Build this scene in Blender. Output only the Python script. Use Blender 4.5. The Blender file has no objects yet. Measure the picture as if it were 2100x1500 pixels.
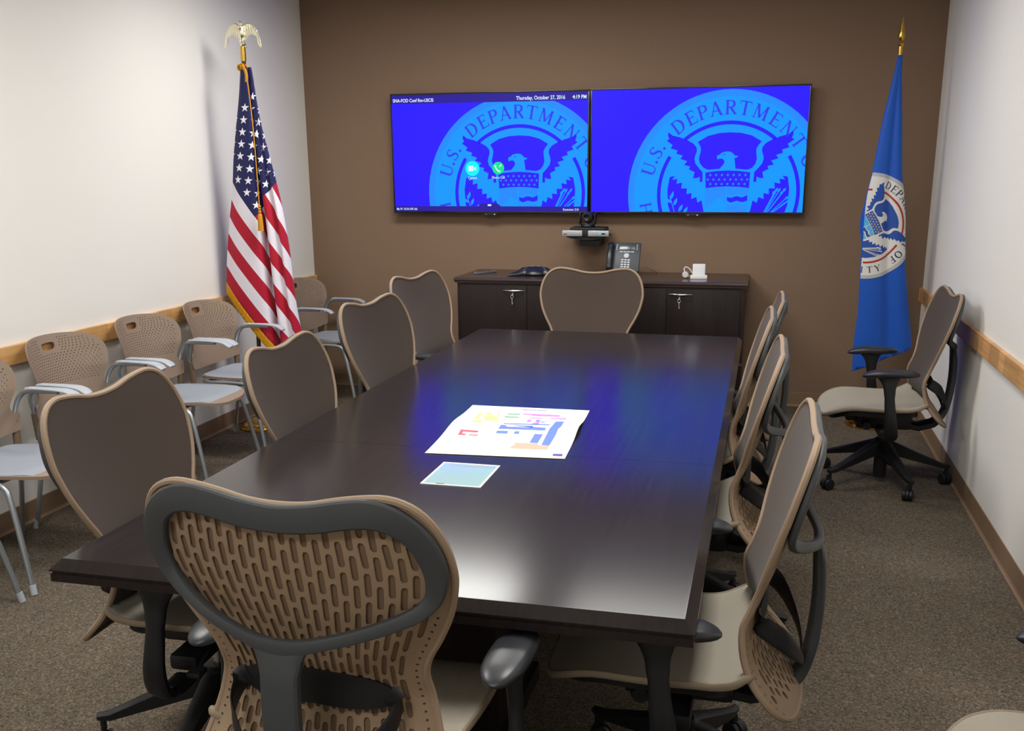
import bpy, bmesh, math, random
from mathutils import Vector, Matrix
from mathutils.geometry import delaunay_2d_cdt, tessellate_polygon
random.seed(7)
PI = math.pi
C = bpy.context.scene.collection
R = math.radians

# ---------------------------------------------------------------- materials
def lin(c):
    out = []
    for v in c[:3]:
        v = v / 255.0
        out.append(v / 12.92 if v <= .04045 else ((v + .055) / 1.055) ** 2.4)
    return (*out, 1.0)

def mat(name, col, rough=.5, metal=0.0, spec=.5, bump=None, noise=None, coat=0, sheen=0):
    """col: sRGB 0-255. bump=(scale, strength, dist). noise=(scale, colour2 sRGB, lo, hi)."""
    m = bpy.data.materials.new(name); m.use_nodes = True
    nt = m.node_tree; n = nt.nodes; l = nt.links
    b = n['Principled BSDF']
    b.inputs['Base Color'].default_value = lin(col)
    b.inputs['Roughness'].default_value = rough
    b.inputs['Metallic'].default_value = metal
    b.inputs['Specular IOR Level'].default_value = spec
    if coat: b.inputs['Coat Weight'].default_value = coat
    if sheen: b.inputs['Sheen Weight'].default_value = sheen
    if bump or noise:
        tc = n.new('ShaderNodeTexCoord')
    if noise:
        tx = n.new('ShaderNodeTexNoise'); tx.inputs['Scale'].default_value = noise[0]; tx.inputs['Detail'].default_value = 4
        rp = n.new('ShaderNodeValToRGB')
        rp.color_ramp.elements[0].position = noise[2]; rp.color_ramp.elements[0].color = lin(col)
        rp.color_ramp.elements[1].position = noise[3]; rp.color_ramp.elements[1].color = lin(noise[1])
        l.new(tc.outputs['Object'], tx.inputs['Vector']); l.new(tx.outputs['Fac'], rp.inputs['Fac'])
        l.new(rp.outputs['Color'], b.inputs['Base Color'])
    if bump:
        tb = n.new('ShaderNodeTexNoise'); tb.inputs['Scale'].default_value = bump[0]; tb.inputs['Detail'].default_value = 3
        bp = n.new('ShaderNodeBump'); bp.inputs['Strength'].default_value = bump[1]; bp.inputs['Distance'].default_value = bump[2]
        l.new(tc.outputs['Object'], tb.inputs['Vector']); l.new(tb.outputs['Fac'], bp.inputs['Height'])
        l.new(bp.outputs['Normal'], b.inputs['Normal'])
    return m

def emis(name, col, strength=1.0, gloss=False):
    m = bpy.data.materials.new(name); m.use_nodes = True
    b = m.node_tree.nodes['Principled BSDF']
    b.inputs['Base Color'].default_value = (.01, .01, .01, 1)
    b.inputs['Roughness'].default_value = .35
    b.inputs['Emission Color'].default_value = lin(col)
    b.inputs['Emission Strength'].default_value = strength
    b.inputs['Specular IOR Level'].default_value = .1
    return m

def carpet_mat():
    m = bpy.data.materials.new('carpet'); m.use_nodes = True
    nt = m.node_tree; n = nt.nodes; l = nt.links; b = n['Principled BSDF']
    b.inputs['Roughness'].default_value = .95; b.inputs['Specular IOR Level'].default_value = .1
    tc = n.new('ShaderNodeTexCoord')
    def noise(sc, det=2, rough=.5):
        t = n.new('ShaderNodeTexNoise'); t.inputs['Scale'].default_value = sc; t.inputs['Detail'].default_value = det
        t.inputs['Roughness'].default_value = rough; l.new(tc.outputs['Object'], t.inputs['Vector']); return t
    vo = n.new('ShaderNodeTexVoronoi'); vo.inputs['Scale'].default_value = 190; l.new(tc.outputs['Object'], vo.inputs['Vector'])
    sep = n.new('ShaderNodeSeparateColor'); l.new(vo.outputs['Color'], sep.inputs['Color'])
    r1 = n.new('ShaderNodeValToRGB'); cr = r1.color_ramp; cr.interpolation = 'LINEAR'
    for i, (p, c) in enumerate([(0, (48, 43, 36)), (.3, (88, 80, 69)), (.5, (108, 99, 86)), (.68, (96, 78, 65)), (.84, (136, 126, 110)), (1, (84, 90, 88))]):
        e = cr.elements[i] if i < 2 else cr.elements.new(p)
        e.position = p; e.color = lin(c)
    cr.elements[0].position = 0
    l.new(sep.outputs['Red'], r1.inputs['Fac'])
    big = noise(7, 4, .6); r2 = n.new('ShaderNodeValToRGB')
    r2.color_ramp.elements[0].position = .38; r2.color_ramp.elements[0].color = lin((96, 88, 77))
    r2.color_ramp.elements[1].position = .62; r2.color_ramp.elements[1].color = lin((108, 94, 79))
    l.new(big.outputs['Fac'], r2.inputs['Fac'])
    mx = n.new('ShaderNodeMix'); mx.data_type = 'RGBA'; mx.inputs[0].default_value = .3
    l.new(r1.outputs['Color'], mx.inputs[6]); l.new(r2.outputs['Color'], mx.inputs[7])
    l.new(mx.outputs[2], b.inputs['Base Color'])
    nb = noise(260, 2); bp = n.new('ShaderNodeBump'); bp.inputs['Strength'].default_value = .9; bp.inputs['Distance'].default_value = .006
    l.new(nb.outputs['Fac'], bp.inputs['Height']); l.new(bp.outputs['Normal'], b.inputs['Normal'])
    return m

def wood_mat(name, c1, c2, scale=(3, 60, 60), rough=.35, coat=.0, spec=.5, blocks=False):
    m = bpy.data.materials.new(name); m.use_nodes = True
    nt = m.node_tree; n = nt.nodes; l = nt.links; b = n['Principled BSDF']
    b.inputs['Roughness'].default_value = rough; b.inputs['Specular IOR Level'].default_value = spec
    b.inputs['Coat Weight'].default_value = coat; b.inputs['Coat Roughness'].default_value = .15
    tc = n.new('ShaderNodeTexCoord'); mp = n.new('ShaderNodeMapping'); mp.inputs['Scale'].default_value = scale
    l.new(tc.outputs['Object'], mp.inputs['Vector'])
    t = n.new('ShaderNodeTexNoise'); t.inputs['Scale'].default_value = 1.0; t.inputs['Detail'].default_value = 6; t.inputs['Roughness'].default_value = .6
    l.new(mp.outputs['Vector'], t.inputs['Vector'])
    r = n.new('ShaderNodeValToRGB'); r.color_ramp.elements[0].position = .35; r.color_ramp.elements[1].position = .65
    r.color_ramp.elements[0].color = lin(c1); r.color_ramp.elements[1].color = lin(c2)
    l.new(t.outputs['Fac'], r.inputs['Fac'])
    src = r.outputs['Color']
    if blocks:
        mp2 = n.new('ShaderNodeMapping'); mp2.inputs['Scale'].default_value = (0.01, 7, .01); l.new(tc.outputs['Object'], mp2.inputs['Vector'])
        v = n.new('ShaderNodeTexVoronoi'); v.voronoi_dimensions = '3D'; v.inputs['Scale'].default_value = 1.0
        l.new(mp2.outputs['Vector'], v.inputs['Vector'])
        hs = n.new('ShaderNodeHueSaturation'); sp = n.new('ShaderNodeSeparateColor'); l.new(v.outputs['Color'], sp.inputs['Color'])
        mr = n.new('ShaderNodeMapRange'); mr.inputs[3].default_value = .72; mr.inputs[4].default_value = 1.15
        l.new(sp.outputs['Red'], mr.inputs[0]); l.new(mr.outputs[0], hs.inputs['Value']); l.new(src, hs.inputs['Color']); src = hs.outputs['Color']
    l.new(src, b.inputs['Base Color'])
    return m

def stripe_bump_mat(name, col, rough, scale, strength=.5, axis='x', col2=None):
    m = mat(name, col, rough, spec=.3)
    nt = m.node_tree; n = nt.nodes; l = nt.links; b = n['Principled BSDF']
    tc = n.new('ShaderNodeTexCoord'); w = n.new('ShaderNodeTexWave'); w.wave_type = 'BANDS'
    w.bands_direction = axis.upper(); w.inputs['Scale'].default_value = scale
    l.new(tc.outputs['Object'], w.inputs['Vector'])
    if col2:
        r = n.new('ShaderNodeValToRGB'); r.color_ramp.elements[0].color = lin(col); r.color_ramp.elements[1].color = lin(col2)
        l.new(w.outputs['Fac'], r.inputs['Fac']); l.new(r.outputs['Color'], b.inputs['Base Color'])
    bp = n.new('ShaderNodeBump'); bp.inputs['Strength'].default_value = strength; bp.inputs['Distance'].default_value = .001
    l.new(w.outputs['Fac'], bp.inputs['Height']); l.new(bp.outputs['Normal'], b.inputs['Normal'])
    return m

M = {}
M['wall'] = mat('cream_wall_paint', (232, 229, 222), .75, bump=(180, .12, .002), spec=.25)
M['wall_brown'] = mat('brown_wall_paint', (132, 109, 90), .9, bump=(180, .12, .002), spec=.08)
M['ceiling'] = mat('ceiling_tile', (225, 225, 220), .9, bump=(300, .3, .003))
M['carpet'] = carpet_mat()
M['base'] = mat('brown_rubber_base', (134, 109, 86), .5, spec=.35)
M['rail'] = wood_mat('light_maple', (222, 174, 116), (198, 146, 90), (30, 2.5, 60), .4, blocks=True)
M['table'] = wood_mat('espresso_table', (33, 28, 28), (40, 34, 34), (70, 2.2, 20), .2, coat=0, spec=.38)
M['cred'] = wood_mat('espresso_credenza', (30, 23, 23), (37, 28, 28), (60, 60, 3), .34, spec=.3)
M['credtop'] = wood_mat('espresso_credenza_top', (52, 39, 34), (62, 46, 40), (2.5, 60, 20), .22, coat=0)
M['fabric'] = mat('taupe_back_fabric', (73, 62, 56), .85, bump=(900, .25, .001), spec=.15, sheen=.1)
M['fabback'] = mat('brown_fabric_back', (112, 92, 74), .85, spec=.15)
M['seatrim'] = mat('taupe_seat_rim', (136, 122, 104), .6, spec=.3)
M['tan'] = mat('tan_plastic', (142, 120, 97), .55, bump=(700, .15, .0006), spec=.35)
M['rim'] = mat('tan_rim', (146, 125, 104), .6, spec=.35)
M['seatfab'] = stripe_bump_mat('stone_seat_mesh', (174, 166, 151), .8, 130, .6, 'x', (150, 142, 128))
M['graph'] = mat('graphite_plastic', (62, 65, 68), .5, bump=(800, .1, .0006), spec=.4)
M['black'] = mat('black_plastic', (26, 27, 30), .5, spec=.4)
M['pad'] = mat('black_arm_pad', (36, 37, 42), .38, spec=.5)
M['chrome'] = mat('chrome', (200, 200, 200), .2, 1.0)
M['silver'] = mat('silver_tube', (168, 174, 180), .38, .75)
M['greypad'] = mat('pale_grey_arm_pad', (170, 176, 184), .5)
M['capseat'] = mat('blue_grey_seat', (146, 152, 161), .8, bump=(500, .3, .001), spec=.2)
M['capback'] = mat('light_tan_plastic', (141, 122, 106), .55, spec=.35)
M['capdark'] = mat('brown_sleeve', (112, 94, 76), .5)
M['gold'] = mat('brass', (214, 168, 74), .22, 1.0)
M['palegold'] = mat('pale_gilt', (244, 238, 210), .24, 1.0)
M['pole'] = mat('dark_wood_pole', (58, 38, 30), .35)
M['fringe'] = stripe_bump_mat('gold_fringe', (232, 168, 26), .7, 60, 1.0, 'x', (190, 126, 12))
M['cord'] = stripe_bump_mat('gold_cord', (226, 160, 30), .6, 90, .8, 'z', (176, 116, 14))
M['tvblack'] = mat('gloss_black_bezel', (14, 14, 16), .2, spec=.5)
M['white'] = mat('white_plastic', (232, 232, 234), .4)
M['paper'] = mat('white_paper', (250, 250, 252), .6, spec=.3)
M['phone'] = mat('charcoal_phone', (44, 50, 58), .42, spec=.45)
M['phonedk'] = mat('black_phone', (24, 26, 30), .35)
M['key'] = mat('light_key', (190, 196, 200), .5)
M['lcd'] = mat('grey_green_lcd', (60, 74, 70), .2)
M['steel'] = mat('brushed_steel', (190, 192, 196), .3, .6)
M['glassg'] = mat('pale_green_glass', (164, 196, 194), .12, spec=.6, coat=.4)
M['navy'] = mat('navy_print', (40, 44, 90), .6)

# ---------------------------------------------------------------- mesh helpers
def tag(o, label=None, cat=None, group=None, kind=None):
    if label: o['label'] = label
    if cat: o['category'] = cat
    if group: o['group'] = group
    if kind: o['kind'] = kind
    return o

def mesh(name, V, F, m, parent=None, smooth=True, angle=40, mats=None, idx=None, clean=True):
    me = bpy.data.meshes.new(name)
    me.from_pydata([tuple(v) for v in V], [], F); me.update()
    ms = mats if mats else [m]
    for q in ms: me.materials.append(q)
    if idx: me.polygons.foreach_set('material_index', idx)
    if clean:
        bm = bmesh.new(); bm.from_mesh(me)
        bmesh.ops.recalc_face_normals(bm, faces=bm.faces); bm.to_mesh(me); bm.free()
    if smooth:
        me.polygons.foreach_set('use_smooth', [True] * len(me.polygons))
        me.set_sharp_from_angle(angle=R(angle))
    o = bpy.data.objects.new(name, me); C.objects.link(o)
    if parent is not None: o.parent = parent
    return o

def empty(name, loc=(0, 0, 0), rz=0, label=None, cat=None, group=None, parent=None):
    o = bpy.data.objects.new(name, None); C.objects.link(o)
    o.empty_display_size = .1; o.location = loc; o.rotation_euler = (0, 0, rz)
    if parent is not None: o.parent = parent
    return tag(o, label, cat, group)

class G:
    """a bag of shapes that becomes one mesh"""
    def __init__(s): s.V = []; s.F = []; s.I = []
    def add(s, V, F, i=0):
        k = len(s.V); s.V += [Vector(v) for v in V]
        for f in F: s.F.append([a + k for a in f]); s.I.append(i)
        return s
    def box(s, x0, x1, y0, y1, z0, z1, bev=0, i=0):
        if bev <= 0:
            V = [(x, y, z) for x in (x0, x1) for y in (y0, y1) for z in (z0, z1)]
            return s.add(V, [(0, 1, 3, 2), (4, 6, 7, 5), (0, 4, 5, 1), (2, 3, 7, 6), (0, 2, 6, 4), (1, 5, 7, 3)], i)
        bm = bmesh.new(); bmesh.ops.create_cube(bm, size=1)
        for v in bm.verts:
            v.co = Vector((x0 if v.co.x < 0 else x1, y0 if v.co.y < 0 else y1, z0 if v.co.z < 0 else z1))
        bmesh.ops.bevel(bm, geom=bm.edges[:], offset=bev, segments=2, profile=.6, affect='EDGES')
        bm.verts.index_update()
        s.add([v.co.copy() for v in bm.verts], [[v.index for v in f.verts] for f in bm.faces], i); bm.free(); return s
    def loft(s, rings, cap=True, i=0, closed=False):
        n = len(rings[0]); k = len(s.V); V = [p for r in rings for p in r]; F = []
        m = len(rings)
        for a in range(m if closed else m - 1):
            b = (a + 1) % m
            for j in range(n): F.append((a * n + j, a * n + (j + 1) % n, b * n + (j + 1) % n, b * n + j))
        if cap and not closed: F.append(tuple(range(n))[::-1]); F.append(tuple(range((m - 1) * n, m * n)))
        return s.add(V, F, i)
    def sweep(s, path, sizes, n=10, up=(0, 0, 1), sq=2.0, closed=False, cap=True, i=0):
        """sizes: per point (a along side, b along up) half sizes; sq = superellipse power"""
        P = [Vector(p) for p in path]; rings = []; m = len(P); up = Vector(up)
        if not isinstance(sizes, list): sizes = [sizes] * m
        sizes = [(z, z) if not isinstance(z, tuple) else z for z in sizes]
        prev = None
        for a in range(m):
            if closed: t = P[(a + 1) % m] - P[a - 1]
            else: t = P[min(a + 1, m - 1)] - P[max(a - 1, 0)]
            t.normalize()
            ref = up if prev is None else prev
            side = t.cross(ref)
            if side.length < 1e-4: side = t.cross(Vector((1, 0, 0)) if abs(t.x) < .9 else Vector((0, 1, 0)))
            side.normalize(); u = side.cross(t).normalized()
            if up.length > 0 and s_fixed(up, t): 
                side = t.cross(up).normalized(); u = side.cross(t).normalized()
            prev = u
            r = []
            for j in range(n):
                th = 2 * PI * j / n + PI / n; c, d = math.cos(th), math.sin(th)
                cc = math.copysign(abs(c) ** (2 / sq), c); dd = math.copysign(abs(d) ** (2 / sq), d)
                r.append(P[a] + side * cc * sizes[a][0] + u * dd * sizes[a][1])
            rings.append(r)
        return s.loft(rings, cap, i, closed)
    def lathe(s, prof, n=24, c=(0, 0, 0), axis='z', i=0):
        rings = []
        for r, z in prof:
            ring = []
            for j in range(n):
                t = 2 * PI * j / n; x, y = max(r, 1e-4) * math.cos(t), max(r, 1e-4) * math.sin(t)
                p = {'z': (x, y, z), 'x': (z, x, y), 'y': (x, z, y)}[axis]
                ring.append(Vector(p) + Vector(c))
            rings.append(ring)
        return s.loft(rings, True, i)
    def move(s, M4):
        s.V = [M4 @ v for v in s.V]; return s
    def build(s, name, m, parent=None, smooth=True, angle=40, mats=None):
        return mesh(name, s.V, s.F, m, parent, smooth, angle, mats, s.I if mats else None)

def s_fixed(up, t): return abs(up.normalized().dot(t)) < .985

def smooth_path(P, k=6, closed=False):
    P = [Vector(p) for p in P]; n = len(P); out = []
    rng = n if closed else n - 1
    for a in range(rng):
        if closed: p0, p1, p2, p3 = P[a - 1], P[a], P[(a + 1) % n], P[(a + 2) % n]
        else: p0, p1, p2, p3 = P[max(a - 1, 0)], P[a], P[a + 1], P[min(a + 2, n - 1)]
        for j in range(k):
            t = j / k
            out.append(.5 * ((2 * p1) + (p2 - p0) * t + (2 * p0 - 5 * p1 + 4 * p2 - p3) * t * t + (3 * p1 - p0 - 3 * p2 + p3) * t ** 3))
    if not closed: out.append(P[-1])
    return out

def tube(path, r, n=10, k=5, closed=False, sm=True):
    g = G(); P = smooth_path(path, k, closed) if sm else path
    g.sweep(P, r, n, up=(0.01, 0.02, 1) , closed=closed); return g

def interp(x, xs, ys):
    if x <= xs[0]: return ys[0]
    for a in range(len(xs) - 1):
        if x <= xs[a + 1]:
            t = (x - xs[a]) / (xs[a + 1] - xs[a]); t2 = t
            return ys[a] + (ys[a + 1] - ys[a]) * t2
    return ys[-1]

def hinterp(x, xs, ys):   # smooth (Catmull) interpolation
    n = len(xs)
    if x <= xs[0]: return ys[0]
    if x >= xs[-1]: return ys[-1]
    for a in range(n - 1):
        if x <= xs[a + 1]: break
    h = xs[a + 1] - xs[a]; t = (x - xs[a]) / h
    def sl(k):
        if k == 0: return (ys[1] - ys[0]) / (xs[1] - xs[0])
        if k == n - 1: return (ys[-1] - ys[-2]) / (xs[-1] - xs[-2])
        return (ys[k + 1] - ys[k - 1]) / (xs[k + 1] - xs[k - 1])
    m0, m1 = sl(a) * h, sl(a + 1) * h
    return (2*t**3 - 3*t*t + 1)*ys[a] + (t**3 - 2*t*t + t)*m0 + (-2*t**3 + 3*t*t)*ys[a+1] + (t**3 - t*t)*m1

def inside(p, poly):
    x, y = p; c = False; n = len(poly)
    for a in range(n):
        x0, y0 = poly[a]; x1, y1 = poly[a - 1]
        if (y0 > y) != (y1 > y) and x < (x1 - x0) * (y - y0) / (y1 - y0) + x0: c = not c
    return c

def edge_dist(p, poly):
    best = 9
    for a in range(len(poly)):
        ax, ay = poly[a - 1]; bx, by = poly[a]
        dx, dy = bx - ax, by - ay; L = dx*dx + dy*dy
        t = 0 if L == 0 else max(0, min(1, ((p[0]-ax)*dx + (p[1]-ay)*dy) / L))
        best = min(best, math.hypot(p[0]-ax-t*dx, p[1]-ay-t*dy))
    return best

def plate(outline, holes, f_front, f_back, step=.03):
    """triangulated sheet with real holes, mapped to 3D on both sides and closed at the rims"""
    pts = []; edges = []; owner = []
    def ring(poly, own):
        k = len(pts)
        for p in poly: pts.append(Vector(p)); owner.append(own)
        for j in range(len(poly)): edges.append((k + j, k + (j + 1) % len(poly)))
    ring(outline, -1)
    for h, poly in enumerate(holes): ring(poly, h)
    xs = [p[0] for p in outline]; ys = [p[1] for p in outline]
    centers = [(sum(p[0] for p in h)/len(h), sum(p[1] for p in h)/len(h), max(math.hypot(p[0]-h[0][0], p[1]-h[0][1]) for p in h)) for h in holes]
    x = min(xs) + step * .37
    while x < max(xs):
        y = min(ys) + step * .41
        while y < max(ys):
            if inside((x, y), outline) and edge_dist((x, y), outline) > step * .35 and all(math.hypot(x-c[0], y-c[1]) > c[2]*.6 + .002 for c in centers):
                pts.append(Vector((x, y))); owner.append(-2)
            y += step
        x += step
    v, e, f, ov, oe, of = delaunay_2d_cdt(pts, edges, [], 0, 1e-6)
    own = [owner[o[0]] if o else -2 for o in ov]
    tris = []
    for t in f:
        o = [own[a] for a in t]
        if o[0] >= 0 and o[0] == o[1] == o[2]: continue
        c = [(v[t[0]][q] + v[t[1]][q] + v[t[2]][q]) / 3 for q in (0, 1)]
        if not inside(c, outline): continue
        tris.append(tuple(t))
    n = len(v); V = [f_front(p[0], p[1]) for p in v] + [f_back(p[0], p[1]) for p in v]
    F = list(tris) + [(a + n, c + n, b + n) for a, b, c in tris]
    cnt = {}
    for t in tris:
        for a, b in ((t[0], t[1]), (t[1], t[2]), (t[2], t[0])):
            cnt[(a, b)] = 1
    for (a, b) in list(cnt):
        if (b, a) not in cnt: F.append((a, a + n, b + n, b))
    used = sorted({a for q in F for a in q}); mp = {a: i for i, a in enumerate(used)}
    return [V[a] for a in used], [tuple(mp[a] for a in q) for q in F]

def dup_tree(o, parent=None):
    c = o.copy(); C.objects.link(c)
    if parent is not None: c.parent = parent
    for ch in list(o.children): dup_tree(ch, c)
    return c

# ---------------------------------------------------------------- 2D artwork (seal, letters)
def clip_half(poly, a, b, c):       # keep a*x+b*y+c >= 0
    out = []; n = len(poly)
    for i in range(n):
        p, q = poly[i - 1], poly[i]
        dp, dq = a*p[0]+b*p[1]+c, a*q[0]+b*q[1]+c
        if (dp >= 0) != (dq >= 0):
            t = dp / (dp - dq); out.append((p[0]+(q[0]-p[0])*t, p[1]+(q[1]-p[1])*t))
        if dq >= 0: out.append(q)
    return out

def triangulate(poly):
    t = tessellate_polygon([[Vector((p[0], p[1], 0)) for p in poly]])
    return [[poly[a] for a in tr] for tr in t]

def clip_rect(tri, x0, x1, y0, y1):
    for a, b, c in ((1, 0, -x0), (-1, 0, x1), (0, 1, -y0), (0, -1, y1)):
        if len(tri) < 3: return []
        tri = clip_half(tri, a, b, c)
    return tri if len(tri) >= 3 else []

def seg(a, b, w):
    dx, dy = b[0]-a[0], b[1]-a[1]; L = math.hypot(dx, dy); nx, ny = -dy/L*w/2, dx/L*w/2
    return [(a[0]+nx, a[1]+ny), (b[0]+nx, b[1]+ny), (b[0]-nx, b[1]-ny), (a[0]-nx, a[1]-ny)]

def curve(pts, ws):
    out = []
    for i in range(len(pts) - 1):
        a, b = pts[i], pts[i+1]
        def nr(k):
            p, q = pts[max(k-1, 0)], pts[min(k+1, len(pts)-1)]
            dx, dy = q[0]-p[0], q[1]-p[1]; L = math.hypot(dx, dy) or 1; return -dy/L, dx/L
        n0, n1 = nr(i), nr(i+1); w0, w1 = ws[i]/2, ws[i+1]/2
        out.append([(a[0]+n0[0]*w0, a[1]+n0[1]*w0), (b[0]+n1[0]*w1, b[1]+n1[1]*w1), (b[0]-n1[0]*w1, b[1]-n1[1]*w1), (a[0]-n0[0]*w0, a[1]-n0[1]*w0)])
    return out

def arcpts(cx, cy, rx, ry, a0, a1, n=10):
    return [(cx+rx*math.cos(R(a0+(a1-a0)*i/n)), cy+ry*math.sin(R(a0+(a1-a0)*i/n))) for i in range(n+1)]

TK, TN, SF = .17, .075, .05
def serif(x, y, w=.17, h=SF): return [(x-w, y), (x+w, y), (x+w, y+h), (x-w, y+h)]
def glyph(ch):
    """serif capitals, unit height, centred on x = 0"""
    k = TK; t = TN; P = []
    if ch == 'I': P = [seg((0, 0), (0, 1), k), serif(0, 0), serif(0, 1-SF)]
    elif ch == 'H': P = [seg((-.3, 0), (-.3, 1), k), seg((.3, 0), (.3, 1), k), seg((-.3, .5), (.3, .5), t)] + [serif(x, y) for x in (-.3, .3) for y in (0, 1-SF)]
    elif ch == 'T': P = [seg((0, 0), (0, 1), k), seg((-.4, .96), (.4, .96), t), serif(0, 0), seg((-.38, 1), (-.41, .78), .05), seg((.38, 1), (.41, .78), .05)]
    elif ch == 'L': P = [seg((-.2, 0), (-.2, 1), k), serif(-.2, 1-SF), seg((-.35, .04), (.34, .04), t), seg((.32, 0), (.36, .24), .05)]
    elif ch == 'E': P = [seg((-.2, 0), (-.2, 1), k), seg((-.35, .04), (.32, .04), t), seg((-.35, .96), (.28, .96), t), seg((-.2, .52), (.16, .52), t), seg((.3, 0), (.35, .24), .05), seg((.26, 1), (.29, .78), .05), seg((.16, .42), (.16, .62), .04)]
    elif ch == 'F': P = [seg((-.2, 0), (-.2, 1), k), serif(-.2, 0), seg((-.35, .96), (.28, .96), t), seg((-.2, .52), (.16, .52), t), seg((.26, 1), (.29, .78), .05), seg((.16, .42), (.16, .62), .04)]
    elif ch == 'D': P = [seg((-.25, 0), (-.25, 1), k), serif(-.25, 0, .14), serif(-.25, 1-SF, .14)] + curve([(-.2, .96)] + arcpts(-.02, .5, .38, .46, 80, -80, 12) + [(-.2, .04)], [t, t, .1, .14, k, k, k+.02, k+.02, k+.02, k, k, .14, .1, t, t])
    elif ch in 'PR':
        P = [seg((-.22, 0), (-.22, 1), k), serif(-.22, 0), serif(-.22, 1-SF, .14)] + curve([(-.15, .96)] + arcpts(.03, .73, .24, .23, 80, -80, 8) + [(-.15, .49)], [t, t, .12, k, k, k, k, k, .12, t, t])
        if ch == 'R': P += [seg((.0, .5), (.34, .02), k), serif(.34, 0, .1)]
    elif ch == 'A': P = [seg((-.02, 1), (-.33, 0), t), seg((-.02, 1), (.33, 0), k), seg((-.22, .34), (.22, .34), t), serif(-.34, 0, .13), serif(.34, 0, .14)]
    elif ch == 'M': P = [seg((-.38, 0), (-.36, 1), t), seg((.38, 0), (.36, 1), k), seg((-.34, 1), (.02, .1), k), seg((.36, 1), (.02, .1), t), serif(-.39, 0, .12), serif(.39, 0, .15), serif(-.4, 1-SF, .1), serif(.4, 1-SF, .1)]
    elif ch == 'N': P = [seg((-.32, 0), (-.32, 1), t), seg((.32, 0), (.32, 1), t), seg((-.32, 1), (.32, .0), k), serif(-.32, 0, .13), serif(.32, 1-SF, .13), serif(-.36, 1-SF, .1)]
    elif ch == 'U': P = [seg((-.28, .3), (-.28, 1), k)] + curve([(-.28, .3)] + arcpts(0, .3, .29, .27, 190, 350, 10) + [(.29, .3), (.29, 1)], [k, k, k, .14, .12, .1, .09, .08, t, t, t, t, t, t]) + [serif(-.28, 1-SF, .16), serif(.29, 1-SF, .13)]
    elif ch == 'O': P = curve(arcpts(0, .5, .36, .47, 90, 450, 24), [(.09 + .09*abs(math.cos(R(90+i*15)))) for i in range(25)])
    elif ch == 'C': P = curve(arcpts(.02, .5, .36, .47, 50, 310, 18), [(.08 + .1*abs(math.cos(R(50+i*260/18)))) for i in range(19)]) + [seg((.27, 1), (.29, .72), .05)]
    elif ch == 'S': P = curve([(.22, .8), (.15, .92), (0, .97), (-.16, .9), (-.22, .76), (-.15, .62), (0, .52), (.16, .42), (.24, .27), (.17, .1), (0, .03), (-.16, .08), (-.25, .22)], [.05, .07, .08, .11, .15, .17, .18, .17, .15, .12, .08, .07, .05]) + [seg((.23, .98), (.23, .74), .05), seg((-.26, .04), (-.26, .28), .05)]
    elif ch == 'Y': P = [seg((0, 0), (0, .48), k), seg((-.34, 1), (0, .45), k), seg((.34, 1), (0, .45), t), serif(0, 0), serif(-.35, 1-SF, .15), serif(.35, 1-SF, .12)]
    elif ch == '.': P = [[(.1*math.cos(a*PI/4), .1+.1*math.sin(a*PI/4)) for a in range(8)]]
    return P

def on_ring(polys, ang, r, h, flip=False):
    """place unit-height glyph with its base on a circle"""
    out = []; a = R(ang)
    ox, oy = math.cos(a), math.sin(a)          # outward
    tx, ty = oy, -ox                           # reading direction (clockwise)
    if flip: ux, uy = -ox, -oy; tx, ty = -tx, -ty
    else: ux, uy = ox, oy
    for p in polys:
        out.append([(ox*r + tx*x*h + ux*y*h, oy*r + ty*x*h + uy*y*h) for x, y in p])
    return out

def star(cx, cy, r, rot=90):
    return [(cx + (r if k % 2 == 0 else r*.4)*math.cos(R(rot+36*k)), cy + (r if k % 2 == 0 else r*.4)*math.sin(R(rot+36*k))) for k in range(10)]

def disc(r, n=72): return [(r*math.cos(2*PI*k/n), r*math.sin(2*PI*k/n)) for k in range(n)]
def band(r0, r1, a0, a1, n=24):
    return [[(r0*math.cos(R(a)), r0*math.sin(R(a))), (r1*math.cos(R(a)), r1*math.sin(R(a))), (r1*math.cos(R(b)), r1*math.sin(R(b))), (r0*math.cos(R(b)), r0*math.sin(R(b)))]
            for a, b in [(a0+(a1-a0)*i/n, a0+(a1-a0)*(i+1)/n) for i in range(n)]]
def mir(poly): return [(-x, y) for x, y in poly][::-1]

WING = [(-0.607, 0.601), (-0.563, 0.568), (-0.487, 0.549), (-0.41, 0.519), (-0.352, 0.487), (-0.321, 0.45), (-0.317, 0.414), (-0.33, 0.377), (-0.338, 0.34), (-0.327, 0.294), (-0.287, 0.246), (-0.253, 0.209), (-0.25, 0.117), (-0.277, 0.113), (-0.28, 0.168), (-0.298, 0.155), (-0.345, 0.15), (-0.333, 0.211), (-0.391, 0.239), (-0.378, 0.266), (-0.44, 0.281), (-0.41, 0.318), (-0.48, 0.341), (-0.455, 0.372), (-0.52, 0.392), (-0.51, 0.423), (-0.579, 0.444), (-0.56, 0.476), (-0.621, 0.518), (-0.596, 0.535), (-0.61, 0.568)]
SKY = [(-0.311, 0.504), (-0.215, 0.559), (-0.105, 0.586), (0.002, 0.592), (0.11, 0.586), (0.215, 0.559), (0.311, 0.504), (0.278, 0.462), (0.262, 0.43), (0.265, 0.39), (0.272, 0.338), (0.262, 0.291), (0.23, 0.25), (0.186, 0.232), (0.088, 0.242), (-0.014, 0.245), (-0.099, 0.242), (-0.201, 0.233), (-0.25, 0.257), (-0.284, 0.298), (-0.295, 0.34), (-0.283, 0.395), (-0.277, 0.432), (-0.286, 0.463)]
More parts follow.
